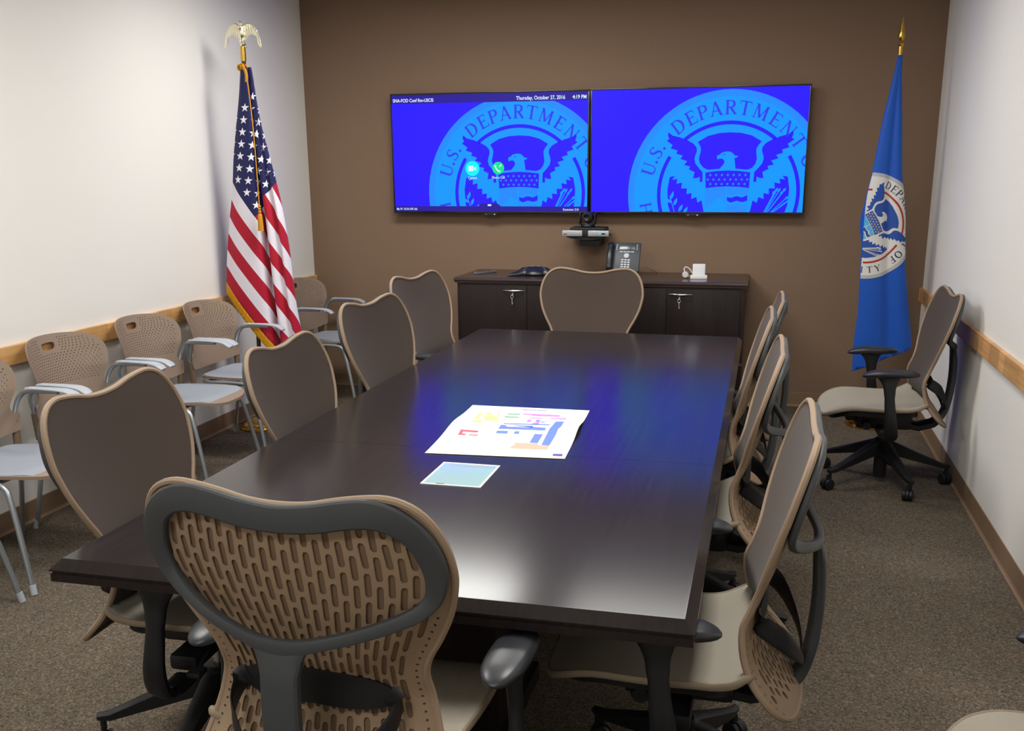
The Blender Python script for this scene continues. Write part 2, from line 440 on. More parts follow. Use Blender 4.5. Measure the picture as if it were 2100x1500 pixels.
HEAD = [(-0.093, 0.236), (-0.057, 0.278), (-0.041, 0.301), (-0.046, 0.326), (-0.065, 0.341), (-0.093, 0.341), (-0.108, 0.332), (-0.117, 0.347), (-0.114, 0.371), (-0.09, 0.38), (-0.072, 0.398), (-0.031, 0.409), (0.011, 0.408), (0.043, 0.387), (0.058, 0.369), (0.091, 0.366), (0.077, 0.35), (0.055, 0.346), (0.063, 0.291), (0.07, 0.236)]
CHIEF = [(-0.225, 0.207), (-0.12, 0.22), (-0.0, 0.226), (0.11, 0.22), (0.215, 0.207), (0.21, 0.054), (0.105, 0.067), (-0.005, 0.071), (-0.115, 0.066), (-0.217, 0.054)]
LOW = [(-0.6, 0.042), (-0.579, 0.165), (-0.527, 0.174), (-0.554, 0.137), (-0.502, 0.146), (-0.51, 0.098), (-0.453, 0.109), (-0.461, 0.052), (-0.403, 0.052), (-0.406, -0.004), (-0.354, 0.005), (-0.357, -0.052), (-0.305, -0.032), (-0.293, -0.089), (-0.252, -0.065), (-0.228, -0.179), (-.2, -.3), (-.1, -.4), (0, -.44), (0, -.6), (-.16, -.578), (-.31, -.514), (-.44, -.408), (-.54, -.262), (-.59, -.11)]
MOUNT = [(-0.222, 0.045), (-0.118, 0.057), (-0.018, 0.061), (-0.018, -0.08), (-0.038, -0.06), (-0.092, -0.032), (-0.16, -0.103), (-0.215, -0.145)]
R1 = [(-0.006, 0.061), (0.097, 0.057), (0.201, 0.043), (0.198, 0.0), (0.166, -0.023), (0.117, 0.0), (0.08, -0.004), (0.045, -0.028), (-0.003, -0.009)]
R2 = [(-0.003, -0.032), (0.036, -0.041), (0.091, -0.023), (0.149, -0.037), (0.198, -0.013), (0.198, -0.069), (0.15, -0.083), (0.094, -0.069), (0.037, -0.089), (0.0, -0.069)]
R3 = [(-0.004, -0.102), (0.039, -0.117), (0.095, -0.093), (0.152, -0.111), (0.198, -0.097), (0.19, -0.2), (.12, -.3), (0.0, -0.37)]

def leaf(x, y, ang, L=.085, w=.03):
    c, s_ = math.cos(R(ang)), math.sin(R(ang))
    pts = [(0, 0), (.25*L, w*.42), (.55*L, w*.5), (L, 0), (.55*L, -w*.5), (.25*L, -w*.42)]
    return [(x+a*c-b*s_, y+a*s_+b*c) for a, b in pts]

def seal_art():
    """(layer, colour key, polygon) in a unit circle"""
    A = []
    A.append((0, 'edge', disc(1.0))); A.append((1, 'field', disc(.935)))
    for ch, ang in (('U', 162.8), ('S', 151.0), ('D', 128), ('E', 117.7), ('P', 109), ('A', 100.2), ('R', 90.3), ('T', 80.4), ('M', 69.6), ('E', 58.2), ('N', 47.6), ('T', 36.7), ('O', 22.5), ('F', 12.5)):
        for p in on_ring(glyph(ch), ang, .762, .135): A.append((2, 'text', p))
    for ang in (156.6, 145.3):
        for p in on_ring(glyph('.'), ang, .765, .15): A.append((2, 'text', p))
    wd = 'HOMELAND SECURITY'
    for i, ch in enumerate(wd):
        if ch != ' ':
            for p in on_ring(glyph(ch), 190.5 + i*159.0/16, .885, .12, True): A.append((2, 'text', p))
    for p in band(.668, .704, 50, 130) + band(.668, .704, -30, 32) + band(.668, .704, 148, 210) + band(.668, .704, 232, 308): A.append((2, 'arc', p))
    A.append((2, 'sky', SKY)); A.append((2, 'wing', WING)); A.append((2, 'wing', mir(WING)))
    A.append((2, 'low', LOW)); A.append((2, 'low', mir(LOW)))
    A.append((3, 'head', HEAD)); A.append((4, 'sky', [(-.06, .378), (-.035, .387), (-.03, .382), (-.055, .372)]))
    A.append((3, 'chief', CHIEF))
    for row, (y, n, x0, x1) in enumerate(((.182, 7, -.175, .17), (.138, 8, -.198, .19), (.094, 7, -.172, .165))):
        for i in range(n): A.append((4, 'star', star(x0+(x1-x0)*i/(n-1), y, .017)))
    A += [(3, 'mount', MOUNT), (3, 'mid', R1), (3, 'wave', R2), (3, 'mid', R3)]
    for x, y, a in ((-.612, -.03, 110), (-.56, -.055, 75), (-.612, -.1, 120), (-.53, -.12, 68), (-.595, -.165, 140), (-.48, -.18, 62), (-.43, -.2, 60), (-.55, -.09, 150), (-.5, -.26, 110), (-.4, -.28, 60), (-.42, -.36, 130), (-.3, -.38, 60)):
        A.append((3, 'head', leaf(x, y, a)))
    A.append((3, 'head', seg((-.575, -.02), (-.5, -.25), .008))); A.append((3, 'head', seg((-.5, -.25), (-.24, -.46), .01)))
    for i in range(8):
        ex, ey = (.453 + .024*i, -.0 + .012*math.sin(i*2.1) - (.07 if i > 4 else 0) + .018*(i % 3))
        bx, by = .31 + .006*i, -.3 + .006*i
        A.append((3, 'head', seg((bx, by), (ex, ey), .009)))
        ang = math.degrees(math.atan2(ey-by, ex-bx)); A.append((3, 'head', leaf(ex-.01, ey-.012, ang, .05, .024)))
    return A
ART = seal_art()

def flat_art(items, x0, x1, y0, y1, f, mats_by_key, name, parent):
    """draws 2D polygons as thin flat shapes clipped to a rectangle; one mesh, several materials"""
    keys = list(mats_by_key); V = []; F = []; I = []
    for layer, key, poly in items:
        if key not in mats_by_key: continue
        for tri in triangulate(poly):
            c = clip_rect(tri, x0, x1, y0, y1)
            if not c: continue
            k = len(V); V += [f(p[0], p[1], layer) for p in c]; F.append(tuple(range(k, k+len(c)))); I.append(keys.index(key))
    o = mesh(name, V, F, None, parent, False, mats=[mats_by_key[k] for k in keys], idx=I, clean=False)
    return o

def text_mesh(txt, size, m, name, parent, loc, align='LEFT', rot=(PI/2, 0, 0), sx=1.0, bold=0.0):
    cu = bpy.data.curves.new('t', 'FONT'); cu.body = txt; cu.size = size; cu.align_x = align; cu.offset = bold
    ob = bpy.data.objects.new('t', cu); C.objects.link(ob)
    dg = bpy.context.evaluated_depsgraph_get()
    me = bpy.data.meshes.new_from_object(ob.evaluated_get(dg)); me.name = name
    bpy.data.objects.remove(ob)
    me.materials.clear(); me.materials.append(m)
    o = bpy.data.objects.new(name, me); C.objects.link(o); o.parent = parent
    o.location = loc; o.rotation_euler = rot; o.scale = (sx, 1, 1)
    return o

# ---------------------------------------------------------------- room
W, DEEP, H = 4.42, 8.6, 2.9
RAIL, BASE = .86, .102
def struct(name, g, m, smooth=False):
    o = g.build(name, m, None, smooth); o['kind'] = 'structure'; return o
struct('floor', G().box(-.1, W+.1, -DEEP-.1, .1, -.1, 0), M['carpet'])
struct('ceiling', G().box(-.1, W+.1, -DEEP-.1, .1, H, H+.1), M['ceiling'])
struct('wall_back', G().box(-.1, W+.1, 0, .1, 0, H), M['wall_brown'])
struct('wall_left', G().box(-.1, 0, -DEEP, 0, 0, H), M['wall'])
struct('wall_right', G().box(W, W+.1, -DEEP, 0, 0, H), M['wall'])
struct('wall_front', G().box(-.1, W+.1, -DEEP-.1, -DEEP, 0, H), M['wall'])
def rail_box(x0, x1):
    g = G(); g.box(x0, x1, -DEEP, -.003, RAIL-.09, RAIL, .004); return g
struct('trim_1', rail_box(0.0005, .022), M['rail']); struct('trim_2', rail_box(W-.022, W-.0005), M['rail'])
def coved(name, p0, p1, nrm):
    """rubber base with a small toe at the floor"""
    prof = [(0.0005, BASE), (.003, BASE), (.004, BASE-.004), (.004, .014), (.007, .006), (.014, .0005), (0.0005, .0005)]
    nx, ny = nrm
    r = [[Vector((p[0]+nx*a, p[1]+ny*a, z)) for a, z in prof] for p in (p0, p1)]
    return struct(name, G().loft(r), M['base'])
coved('baseboard_left', (0, -DEEP), (0, -.001), (1, 0)); coved('baseboard_right', (W, -DEEP), (W, -.001), (-1, 0))
coved('baseboard_back', (0.001, 0), (W-.001, 0), (0, -1)); coved('baseboard_front', (0.001, -DEEP), (W-.001, -DEEP), (0, 1))

# ceiling lights (above the frame; they light the room)
def troffer(x, y, sx, sy, power, label):
    t = empty('ceiling_light', (x, y, H-.002), 0, label, 'ceiling light', 'recessed ceiling lights')
    g = G(); w = .03
    for a in ((-sx/2, sx/2, -sy/2, -sy/2+w), (-sx/2, sx/2, sy/2-w, sy/2), (-sx/2, -sx/2+w, -sy/2+w, sy/2-w), (sx/2-w, sx/2, -sy/2+w, sy/2-w)):
        g.box(a[0], a[1], a[2], a[3], -.012, 0, .002)
    g.build('frame', M['white'], t)
    d = G().box(-sx/2+w, sx/2-w, -sy/2+w, sy/2-w, -.008, -.002)
    d.build('diffuser', M['diff'], t, False)
    L = bpy.data.lights.new('lamp', 'AREA'); L.shape = 'RECTANGLE'; L.size = sx-.08; L.size_y = sy-.08; L.energy = power; L.color = (1, .985, .95); L.spread = R(175)
    lo = bpy.data.objects.new('lamp', L); C.objects.link(lo); lo.parent = t; lo.location = (0, 0, -.02)
M['diff'] = emis('lamp_diffuser', (255, 250, 240), 2.5)
LIGHTS = [(1.5, -1.75, 1.2, .6, 46, 'recessed ceiling light nearest the striped flag'), (3.05, -1.95, 1.2, .6, 16, 'recessed ceiling light nearest the screens'),
          (1.05, -4.6, .6, 1.2, 43, 'recessed ceiling light over the left aisle'), (3.25, -4.4, .6, 1.2, 37, 'recessed ceiling light over the near right end of the table'), (2.2, -7.5, 1.2, .6, 38, 'recessed ceiling light behind the near end of the room')]
for L in LIGHTS: troffer(L[0], L[1], L[2], L[3], L[4], L[5])

# ---------------------------------------------------------------- conference table
TX0, TX1, TY0, TY1 = 1.757, 3.280, -5.204, -1.540
tb = empty('conference_table', (2.5185, -3.372, 0), 0, 'long dark brown conference table carrying the printed plan', 'table')
def slab(y0, y1, f0, f1):
    """profiled top: bevel only on outer edges"""
    cx, cy = 2.5185, -3.372
    prof = [(.026, .737), (.0225, .7365), (.0, .7135), (.0, .7105), (.005, .7075), (.005, .705), (.0015, .703), (.0015, .684), (.02, .682)]
    g = G(); rings = []
    for ins, z in prof:
        a = ins if f0 else 0; b = ins if f1 else 0
        rings.append([Vector((TX0+ins-cx, y0+a-cy, z)), Vector((TX1-ins-cx, y0+a-cy, z)), Vector((TX1-ins-cx, y1-b-cy, z)), Vector((TX0+ins-cx, y1-b-cy, z))])
    g.loft(rings); return g
slab(TY0, -4.066, True, False).build('tabletop_section', M['table'], tb, True, 20)
slab(-4.0645, -2.6355, False, False).build('tabletop_section', M['table'], tb, True, 20)
slab(-2.634, TY1, False, True).build('tabletop_section', M['table'], tb, True, 20)
for y0, y1 in ((-4.66, -4.2), (-2.5, -2.04)):
    g = G(); g.box(2.33-2.5185, 2.71-2.5185, y0+3.372, y1+3.372, .06, .68, .006); g.box(2.315-2.5185, 2.725-2.5185, y0-.02+3.372, y1+.02+3.372, 0, .06, .006)
    g.build('pedestal', M['cred'], tb)
g = G(); g.box(-.015, .015, -4.2+3.372, -2.5+3.372, .2, .68, .003); g.build('stretcher_panel', M['cred'], tb)
# flush glass-lidded port
hx0, hx1, hy0, hy1 = 2.425-2.5185, 2.610-2.5185, -4.449+3.372, -4.224+3.372
g = G(); f = .007
for a in ((hx0, hx1, hy0, hy0+f), (hx0, hx1, hy1-f, hy1), (hx0, hx0+f, hy0+f, hy1-f), (hx1-f, hx1, hy0+f, hy1-f)): g.box(*a, .7372, .7402, .0006)
pf = g.build('cable_hatch', M['white'], tb); pf['label'] = 'white framed cable hatch with pale green glass lid'
G().box(hx0+f, hx1-f, hy0+f, hy1-f, .7371, .7392).build('glass_lid', M['glassg'], pf, False)
g = G(); g.box(hx0+.03, hx1-.012, hy1-f-.026, hy1-f-.012, .73925, .7396); g.build('hinge_strip', M['steel'], pf, False)
g = G(); g.box(hx0+.045, hx0+.07, hy0+f+.002, hy0+f+.007, .73925, .7399); g.build('finger_slot', M['black'], pf, False)

# printed plan on the table
def plan_sheet():
    P00, P10, P11, P01 = Vector((2.332, -4.139)), Vector((2.791, -4.106)), Vector((2.756, -3.446)), Vector((2.292, -3.456))   # near-left, near-right, far-right, far-left
    c = (P00+P10+P11+P01)/4
    def pos(u, v, lift=0.0):
        p = P00*(1-u)*(1-v)+P10*u*(1-v)+P11*u*v+P01*(1-u)*v
        z = .7385 + .016*math.exp(-((v-.52)/.16)**2)*(max(0, (u-.8)/.2)**1.5) + .012*math.exp(-((v-.55)/.2)**2)*(max(0, (.2-u)/.2)**1.5)
        return Vector((p.x-c.x, p.y-c.y, z-.7385+lift))
    g = G(); n = 24
    g.add([pos(i/n, j/n, .0008) for j in range(n+1) for i in range(n+1)] + [pos(i/n, j/n, 0) for j in range(n+1) for i in range(n+1)],
          [(j*(n+1)+i, j*(n+1)+i+1, (j+1)*(n+1)+i+1, (j+1)*(n+1)+i) for j in range(n) for i in range(n)] +
          [(k+j*(n+1)+i, k+(j+1)*(n+1)+i, k+(j+1)*(n+1)+i+1, k+j*(n+1)+i+1) for k in [(n+1)**2] for j in range(n) for i in range(n)] )
    k = (n+1)**2
    for i in range(n):
        for a, b in ((i, i+1), (n*(n+1)+i+1, n*(n+1)+i), ((i+1)*(n+1), i*(n+1)), (i*(n+1)+n, (i+1)*(n+1)+n)): g.F.append([a, a+k, b+k, b]); g.I.append(0)
    cols = [(250, 250, 252), (252, 248, 140), (120, 175, 140), (232, 130, 200), (104, 130, 224), (234, 92, 104), (240, 172, 150), (226, 226, 236), (92, 70, 160)]
    # screen measurements on the close crop, turned into (u, v) by the sheet's own corners
    Q = {'bl': (150, 640), 'br': (1590, 705), 'tr': (1845, 210), 'tl': (650, 155)}
    def uv(x, y):
        u, v = .5, .5
        # projective inverse through homography solved once
        return hom(x, y)
    src = [Q['bl'], Q['br'], Q['tr'], Q['tl']]; dst = [(0, 0), (1, 0), (1, 1), (0, 1)]
    A = []; B = []
    for (x, y), (u, v) in zip(src, dst):
        A.append([x, y, 1, 0, 0, 0, -u*x, -u*y]); B.append(u); A.append([0, 0, 0, x, y, 1, -v*x, -v*y]); B.append(v)
    h = solve(A, B)
    def hom(x, y):
        d = h[6]*x+h[7]*y+1; return (h[0]*x+h[1]*y+h[2])/d, (h[3]*x+h[4]*y+h[5])/d
    polys = [(1, [(725, 232), (770, 232), (705, 302), (665, 302)]), (1, [(800, 232), (868, 236), (845, 262), (785, 258)]), (1, [(915, 236), (945, 236), (925, 262), (900, 260)]), (1, [(765, 262), (925, 270), (905, 322), (770, 310)]), (1, [(640, 318), (755, 300), (735, 340), (715, 340), (700, 330), (645, 334)]),
             (2, [(1020, 241), (1145, 243), (1135, 256), (1008, 252)]), (2, [(990, 268), (1132, 276), (1125, 287), (978, 281)]),
             (3, [(1175, 241), (1270, 245), (1550, 260), (1545, 276), (1268, 266), (1262, 257), (1172, 252)]), (3, [(1245, 282), (1372, 287), (1368, 295), (1240, 290)]), (3, [(1445, 291), (1612, 290), (1605, 304), (1440, 298)]), (3, [(1222, 304), (1260, 306), (1248, 331), (1208, 330)]), (3, [(1300, 320), (1345, 322), (1330, 352), (1262, 350), (1275, 338), (1298, 336)]),
             (4, [(1310, 307), (1350, 308), (1345, 321), (1300, 320)]), (4, [(1355, 324), (1398, 326), (1392, 334), (1350, 332)]), (4, [(975, 340), (1445, 352), (1440, 363), (968, 350)]), (4, [(945, 357), (1000, 362), (1005, 376), (1270, 384), (1275, 368), (1030, 362), (1405, 388), (1395, 416), (918, 397)]), (4, [(905, 417), (1018, 420), (1008, 448), (892, 442)]), (4, [(1090, 422), (1138, 425), (1125, 452), (1073, 448)]),
             (4, [(1505, 325), (1590, 325), (1560, 378), (1530, 400), (1500, 470), (1435, 570), (1355, 564), (1440, 400)]), (4, [(1290, 450), (1373, 455), (1318, 545), (1235, 541)]),
             (5, [(530, 410), (712, 417), (705, 434), (555, 428), (540, 445), (582, 449), (572, 463), (497, 460)]), (5, [(620, 453), (708, 458), (700, 468), (608, 463)]),
             (6, [(1078, 540), (1320, 548), (1325, 564), (1440, 572), (1412, 614), (1035, 598), (1052, 575), (1085, 565)]),
             (7, [(600, 345), (740, 345), (720, 375), (575, 368)]), (7, [(740, 330), (865, 332), (855, 352), (730, 350)]), (8, [(1475, 655), (1572, 657), (1562, 680), (1465, 676)])]
    for ci, poly in polys:
        q = [hom(*p) for p in poly]
        for tr in triangulate(q):
            for k in range(8):
                s_ = clip_rect(tr, k/8, (k+1)/8, 0, 1)
                if not s_: continue
                a = len(g.V); g.V += [pos(u, v, .0012) for u, v in s_]; g.F.append(list(range(a, a+len(s_)))); g.I.append(ci)
    rnd = random.Random(3)
    for row in range(20):     # faint lines of small print
        for x0, x1, y0, y1 in ((.08, .34, .06, .24), (.40, .62, .07, .2), (.12, .4, .52, .6), (.45, .6, .68, .78), (.42, .66, .93, .96)):
            v = y0 + (y1-y0)*row/20; a = x0 + rnd.random()*.02; 
            while a < x1:
                b = min(x1, a + rnd.uniform(.008, .03))
                if rnd.random() < .7:
                    k = len(g.V); g.V += [pos(a, v, .0011), pos(b, v, .0011), pos(b, v+.003, .0011), pos(a, v+.003, .0011)]; g.F.append([k, k+1, k+2, k+3]); g.I.append(7)
                a = b + .006
    o = g.build('printed_plan', None, None, True, 60, mats=[mat('plan_ink_%d' % i, cc, .6, spec=.3) for i, cc in enumerate(cols)])
    o.location = (c.x, c.y, .7388)
    tag(o, 'large white printed floor plan with coloured blocks lying on the table', 'paper')
def solve(A, B):
    n = len(B); Mx = [r[:] + [b] for r, b in zip(A, B)]
    for i in range(n):
        p = max(range(i, n), key=lambda k: abs(Mx[k][i])); Mx[i], Mx[p] = Mx[p], Mx[i]
        for k in range(n):
            if k != i:
                f = Mx[k][i]/Mx[i][i]
                Mx[k] = [a - f*b for a, b in zip(Mx[k], Mx[i])]
    return [Mx[i][n]/Mx[i][i] for i in range(n)]
plan_sheet()

# ---------------------------------------------------------------- office chair (front = local +y)
PZ = [.34, .38, .399, .491, .589, .652, .726, .86, 1.03, 1.07]
PD = [.272, .250, .232, .156, .127, .147, .177, .224, .268, .277]
def bd(z): return hinterp(z, PZ, PD)
CZ = [.34, .45, .6, .75, .9, 1.0, 1.07]; CC = [.02, .045, .05, .04, .03, .02, .014]
def bwrap(x, z): return interp(z, CZ, CC) * (1 - min(1.3, (x/.27)**2))
def back_y(x, z): return -(bd(z) + bwrap(x, z))
WZ = [.36, .40, .43, .47, .53, .59, .63, .675, .742, .82, .90, .96, 1.05]
WW = [.19, .252, .263, .257, .242, .230, .226, .230, .262, .296, .31, .302, .30]
def halfw(z): return hinterp(z, WZ, WW)
RO = [(0, 1.016), (.06, 1.020), (.115, 1.032), (.165, 1.040), (.21, 1.042), (.25, 1.029), (.281, 1.000), (.302, .955), (.311, .90), (.306, .855), (.291, .80), (.264, .742), (.236, .692), (.225, .65), (.228, .60), (.238, .55), (.251, .50), (.261, .455), (.264, .425), (.253, .398), (.205, .375), (.11, .362), (0, .358)]
def sym_outline(half, k=3):
    full = [Vector((x, z, 0)) for x, z in half] + [Vector((-x, z, 0)) for x, z in half[-2:0:-1]]
    return [(p.x, p.y) for p in smooth_path(full, k, True)]
BACK = sym_outline(RO)
def capsule(x, z, w, h, n=3):
    r = w/2; pts = []
    for cz, a0 in ((z+h/2-r, 0), (z-h/2+r, 180)):
        for i in range(n+1): pts.append((x+r*math.cos(R(a0+180*i/n)), cz+r*math.sin(R(a0+180*i/n))))
    return pts
def back_slots():
    hs = []
    for k in range(-12, 13):
        z = .400 + (.012 if k % 2 else 0)
        while z < 1.03:
            def X(zz): return k*.0222/.31*halfw(zz)*(1 if zz < .95 else 1)
            h = .054 if z > .56 else (.036 if z > .46 else .021)
            c = capsule(0, z + (0 if z < .56 else .010), .0130 if z > .50 else .0145, h)
            if z > .62: c = [(px*halfw(z)/.30, pz) for px, pz in c]
            c = [(px + X(pz), pz) for px, pz in c]
            if all(inside(p, BACK) for p in c) and min(edge_dist(p, BACK) for p in c) > (.03 if z < .8 else .014): hs.append(c)
            z += h + .0085
    for sd in (-1, 1):       # rows of round dots along the margins
        z = .40
        while z < .8:
            x = sd*(halfw(z)-.019); hs.append([(x+.0032*math.cos(a*PI/3), z+.0032*math.sin(a*PI/3)) for a in range(6)]); z += .0165
    return hs
def office_chair(label, group):
    t = empty('office_chair', (0, 0, 0), 0, label, 'chair', group)
    # --- base
    g = G(); g.lathe([(.0, .028), (.03, .03), (.034, .04), (.034, .15), (.042, .165), (.042, .235), (.03, .245), (0, .245)], 20)
    base = g.build('base_hub', M['black'], t)
    leg = G(); rings = []
    for r, w, z0, z1 in ((.02, .030, .150, .236), (.06, .029, .155, .225), (.2, .022, .120, .165), (.315, .017, .092, .118), (.352, .012, .094, .112)):
        rings.append([Vector((-w, r, z1-.006)), Vector((-w+.008, r, z1)), Vector((w-.008, r, z1)), Vector((w, r, z1-.006)), Vector((w*.8, r, z0)), Vector((-w*.8, r, z0))])
    leg.loft(rings); leg.sweep([(0, .338, .10), (0, .338, .062)], [(.009, .009)]*2, 8, up=(0, 1, 0))
    w = G(); 
    for sx in (-1, 1): w.lathe([(.0, .006*sx), (.024, .006*sx), (.029, .010*sx), (.030, .017*sx), (.028, .024*sx), (.018, .026*sx), (0, .024*sx)], 18, axis='x')
    hood = G(); rings = []
    for a in range(9):
        th = R(-20 + 200*a/8); c, s_ = math.cos(th), math.sin(th); rings.append([Vector((-.006, .018*c, .018*s_+.0)), Vector((.006, .018*c, .018*s_)), Vector((.006, .033*c, .033*s_)), Vector((-.006, .033*c, .033*s_))])
    hood.loft(rings); hood.sweep([(0, .0, .02), (0, 0, .05)], [(.008, .008)]*2, 8, up=(0, 1, 0))
    l0 = c0 = None
    for k in range(5):
        a = R(72*k+18)
        if l0 is None: lo = l0 = leg.build('base_leg', M['black'], t)
        else: lo = l0.copy(); C.objects.link(lo); lo.parent = t
        lo.rotation_euler = (0, 0, a)
        off = R(37*k+20); px, py = -.338*math.sin(a) + .012*math.sin(off), .338*math.cos(a) + .012*math.cos(off)
        if c0 is None:
            co = c0 = hood.build('caster', M['black'], t); wo = w.build('wheel', M['black'], co)
        else:
            co = c0.copy(); C.objects.link(co); co.parent = t; wo = wo.copy(); C.objects.link(wo); wo.parent = co
        co.location = (px, py, .0305); co.rotation_euler = (0, 0, off)
    G().lathe([(0, .235), (.014, .236), (.014, .33), (0, .331)], 14).build('gas_lift', M['chrome'], t)
    up = []
    # --- mechanism
    g = G(); g.box(-.075, .075, -.13, .15, .315, .40, .02); g.box(-.05, .05, .12, .2, .35, .40, .012); g.box(-.11, .11, .0, .12, .37, .425, .012); g.box(-.20, .20, -.03, .05, .30, .345, .012)
    g.lathe([(0, -.13), (.02, -.13), (.024, -.12), (.024, .12), (.02, .13), (0, .13)], 14, (0, .10, .345), 'x')
    g.sweep([(0, -.1, .34), (0, -.17, .325), (0, -.24, .345), (0, -.275, .375)], [(.06, .022), (.05, .02), (.045, .02), (.04, .02)], 12, sq=4)
    g.sweep([(.1, .06, .35), (.2, .07, .335), (.235, .08, .33)], [(.006, .006)]*3, 8, up=(0, 0, 1)); g.box(.225, .27, .06, .1, .322, .338, .006)
    up.append(g.build('tilt_mechanism', M['black'], t))
    # --- seat
    SO = [(0, .335), (.10, .332), (.18, .318), (.228, .285), (.25, .23), (.258, .13), (.256, .03), (.253, -.04), (.262, -.09), (.272, -.13), (.262, -.158), (.235, -.165), (.205, -.16), (.17, -.18), (.09, -.195), (0, -.20)]
    SEAT = sym_outline(SO)
    def sz(x, y):
        z = .468 - .014*(1-min(1, (x/.26)**2))
        if y > .17: z -= .055*((y-.17)/.165)**2
        if y < -.06: z += .030*min(1, ((-.06-y)/.09))**2 * min(1, (abs(x)/.24))**4
        z -= .006*math.exp(-((y-.02)/.12)**2)
        return z
    V, F = plate(SEAT, [], lambda x, y: Vector((x, y, sz(x, y)+.004)), lambda x, y: Vector((x, y, sz(x, y)-.010)), .022)
    seat = mesh('seat', V, F, M['seatfab'], t); up.append(seat)
    g = G(); g.sweep([(x, y, sz(x, y)-.004) for x, y in SEAT], (.0075, .0095), 8, closed=True); g.build('seat_rim', M['seatrim'], seat)
    V, F = plate([(x*.86, (y-.06)*.82+.06) for x, y in SEAT], [], lambda x, y: Vector((x, y, sz(x, y)-.012)), lambda x, y: Vector((x, y, sz(x, y)-.045-.02*(1-min(1, abs(x)/.2)))), .03)
    up.append(mesh('seat_pan', V, F, M['black'], t))
    # --- back shell with real slots, fabric face, rim
    V, F = plate(BACK, back_slots(), lambda x, z: Vector((x, back_y(x, z), z)), lambda x, z: Vector((x, back_y(x, z)-.0035, z)), .028)
    sh = mesh('backrest', V, F, M['tan'], t, angle=35); up.append(sh)
    IN = [(x*.965, (z-.72)*.975+.72) for x, z in BACK]
    V, F = plate(IN, [], lambda x, z: Vector((x, back_y(x, z)+.006, z)), lambda x, z: Vector((x, back_y(x, z)+.0012, z)), .028)
    nt_ = (len(F) - sum(1 for q in F if len(q) == 4))//2
    mesh('back_fabric', V, F, None, sh, mats=[M['fabric'], M['fabback']], idx=[0]*nt_ + [1]*nt_ + [0]*(len(F)-2*nt_))
    g = G(); g.sweep([(x*.992, back_y(x, z)+.002, (z-.72)*.994+.72) for x, z in BACK], (.0075, .0085), 8, up=(0, 1, 0), closed=True); g.build('rim', M['rim'], sh)
    # --- rear frame: loop round the upper back, then the spine
    half = [(0, .992, .026, 0), (.07, .998, .027, 0), (.13, 1.010, .027, 0), (.18, 1.015, .027, 0), (.225, 1.002, .026, 0), (.262, .968, .025, 0), (.281, .915, .024, .0), (.280, .872, .020, .0), (.266, .836, .016, .003), (.228, .808, .0145, .016), (.155, .783, .013, .042), (.070, .762, .013, .062), (.0, .751, .017, .070)]
    full = half + [(-x, z, w_, r_) for x, z, w_, r_ in half[-2:0:-1]]
    path = smooth_path([Vector((x, min(back_y(x, z)-.013, 9) - r_, z)) for x, z, w_, r_ in full], 4, True)
    wid = smooth_path([Vector((w_, 0, 0)) for x, z, w_, r_ in full], 4, True)
    g = G(); rings = []; m = len(path)
    for a in range(m):
        tn = (path[(a+1) % m]-path[a-1]).normalized(); nrm = Vector((0, 1, 0)); nrm = (nrm - tn*nrm.dot(tn)).normalized(); sd = tn.cross(nrm).normalized()
        w_ = wid[a].x; ring = []
        for j in range(12):
            th = 2*PI*j/12+PI/12; c, s_ = math.cos(th), math.sin(th); cc = math.copysign(abs(c)**.45, c); ss = math.copysign(abs(s_)**.6, s_)
            ring.append(path[a]+sd*cc*w_+nrm*ss*.0095)
        rings.append(ring)
    g.loft(rings, closed=True)
    sp = smooth_path([(0, -.306, .748), (0, -.314, .68), (0, -.316, .58), (0, -.306, .47), (0, -.282, .39), (0, -.24, .345)], 5)
    ws = [(.056, .010), (.050, .011), (.045, .013), (.042, .014)] + [(.038, .016)]*(len(sp)-4)
    g.sweep(sp, ws, 14, up=(0, 1, 0), sq=3.5)
    fr = g.build('back_frame', M['graph'], t, angle=30); up.append(fr)
    # --- lumbar support: band on the shell with two straps back to the spine
    g = G(); rings = []
    for a in range(25):
        x = -.165+.33*a/24; zc = .615 - .012*(abs(x)/.165); h = .034*(1-(abs(x)/.178)**4)+.004; y = back_y(x, zc)-.014
        rings.append([Vector((x, y+.003, zc+h)), Vector((x, y-.003, zc+h)), Vector((x, y-.003, zc-h)), Vector((x, y+.003, zc-h))])
    g.loft(rings)
    for sd in (-1, 1):
        pt = smooth_path([(sd*.150, back_y(.15, .61)-.014, .608), (sd*.172, back_y(.17, .6)-.022, .590), (sd*.165, -.225, .555), (sd*.125, -.262, .505), (sd*.075, -.283, .462), (sd*.02, -.288, .43)], 5)
        n = len(pt); g.sweep(pt, [(.0035, .012+.014*math.sin(PI*min(1, .25+k/n))) for k in range(n)], 10, up=(0, 0, 1), sq=3)
    up.append(g.build('lumbar_support', M['black'], t))
    # --- arms
    for sd in (-1, 1):
        g = G(); P = smooth_path([(sd*.19, .01, .318), (sd*.26, .01, .318), (sd*.315, .012, .345), (sd*.345, .022, .42), (sd*.343, .034, .52), (sd*.338, .040, .60), (sd*.334, .044, .655)], 4)
        n = len(P); sz_ = []
        for k in range(n):
            f = k/(n-1); a = .030 + .006*math.sin(f*PI*2) if f < .75 else .027 + .045*((f-.75)/.25)**2
            sz_.append((a if f > .3 else .034, .014))
        g.sweep(P, sz_, 12, up=(sd*1, 0, .15), sq=3)
        arm = g.build('armrest', M['black'], t); up.append(arm)
        pd = G(); rings = []
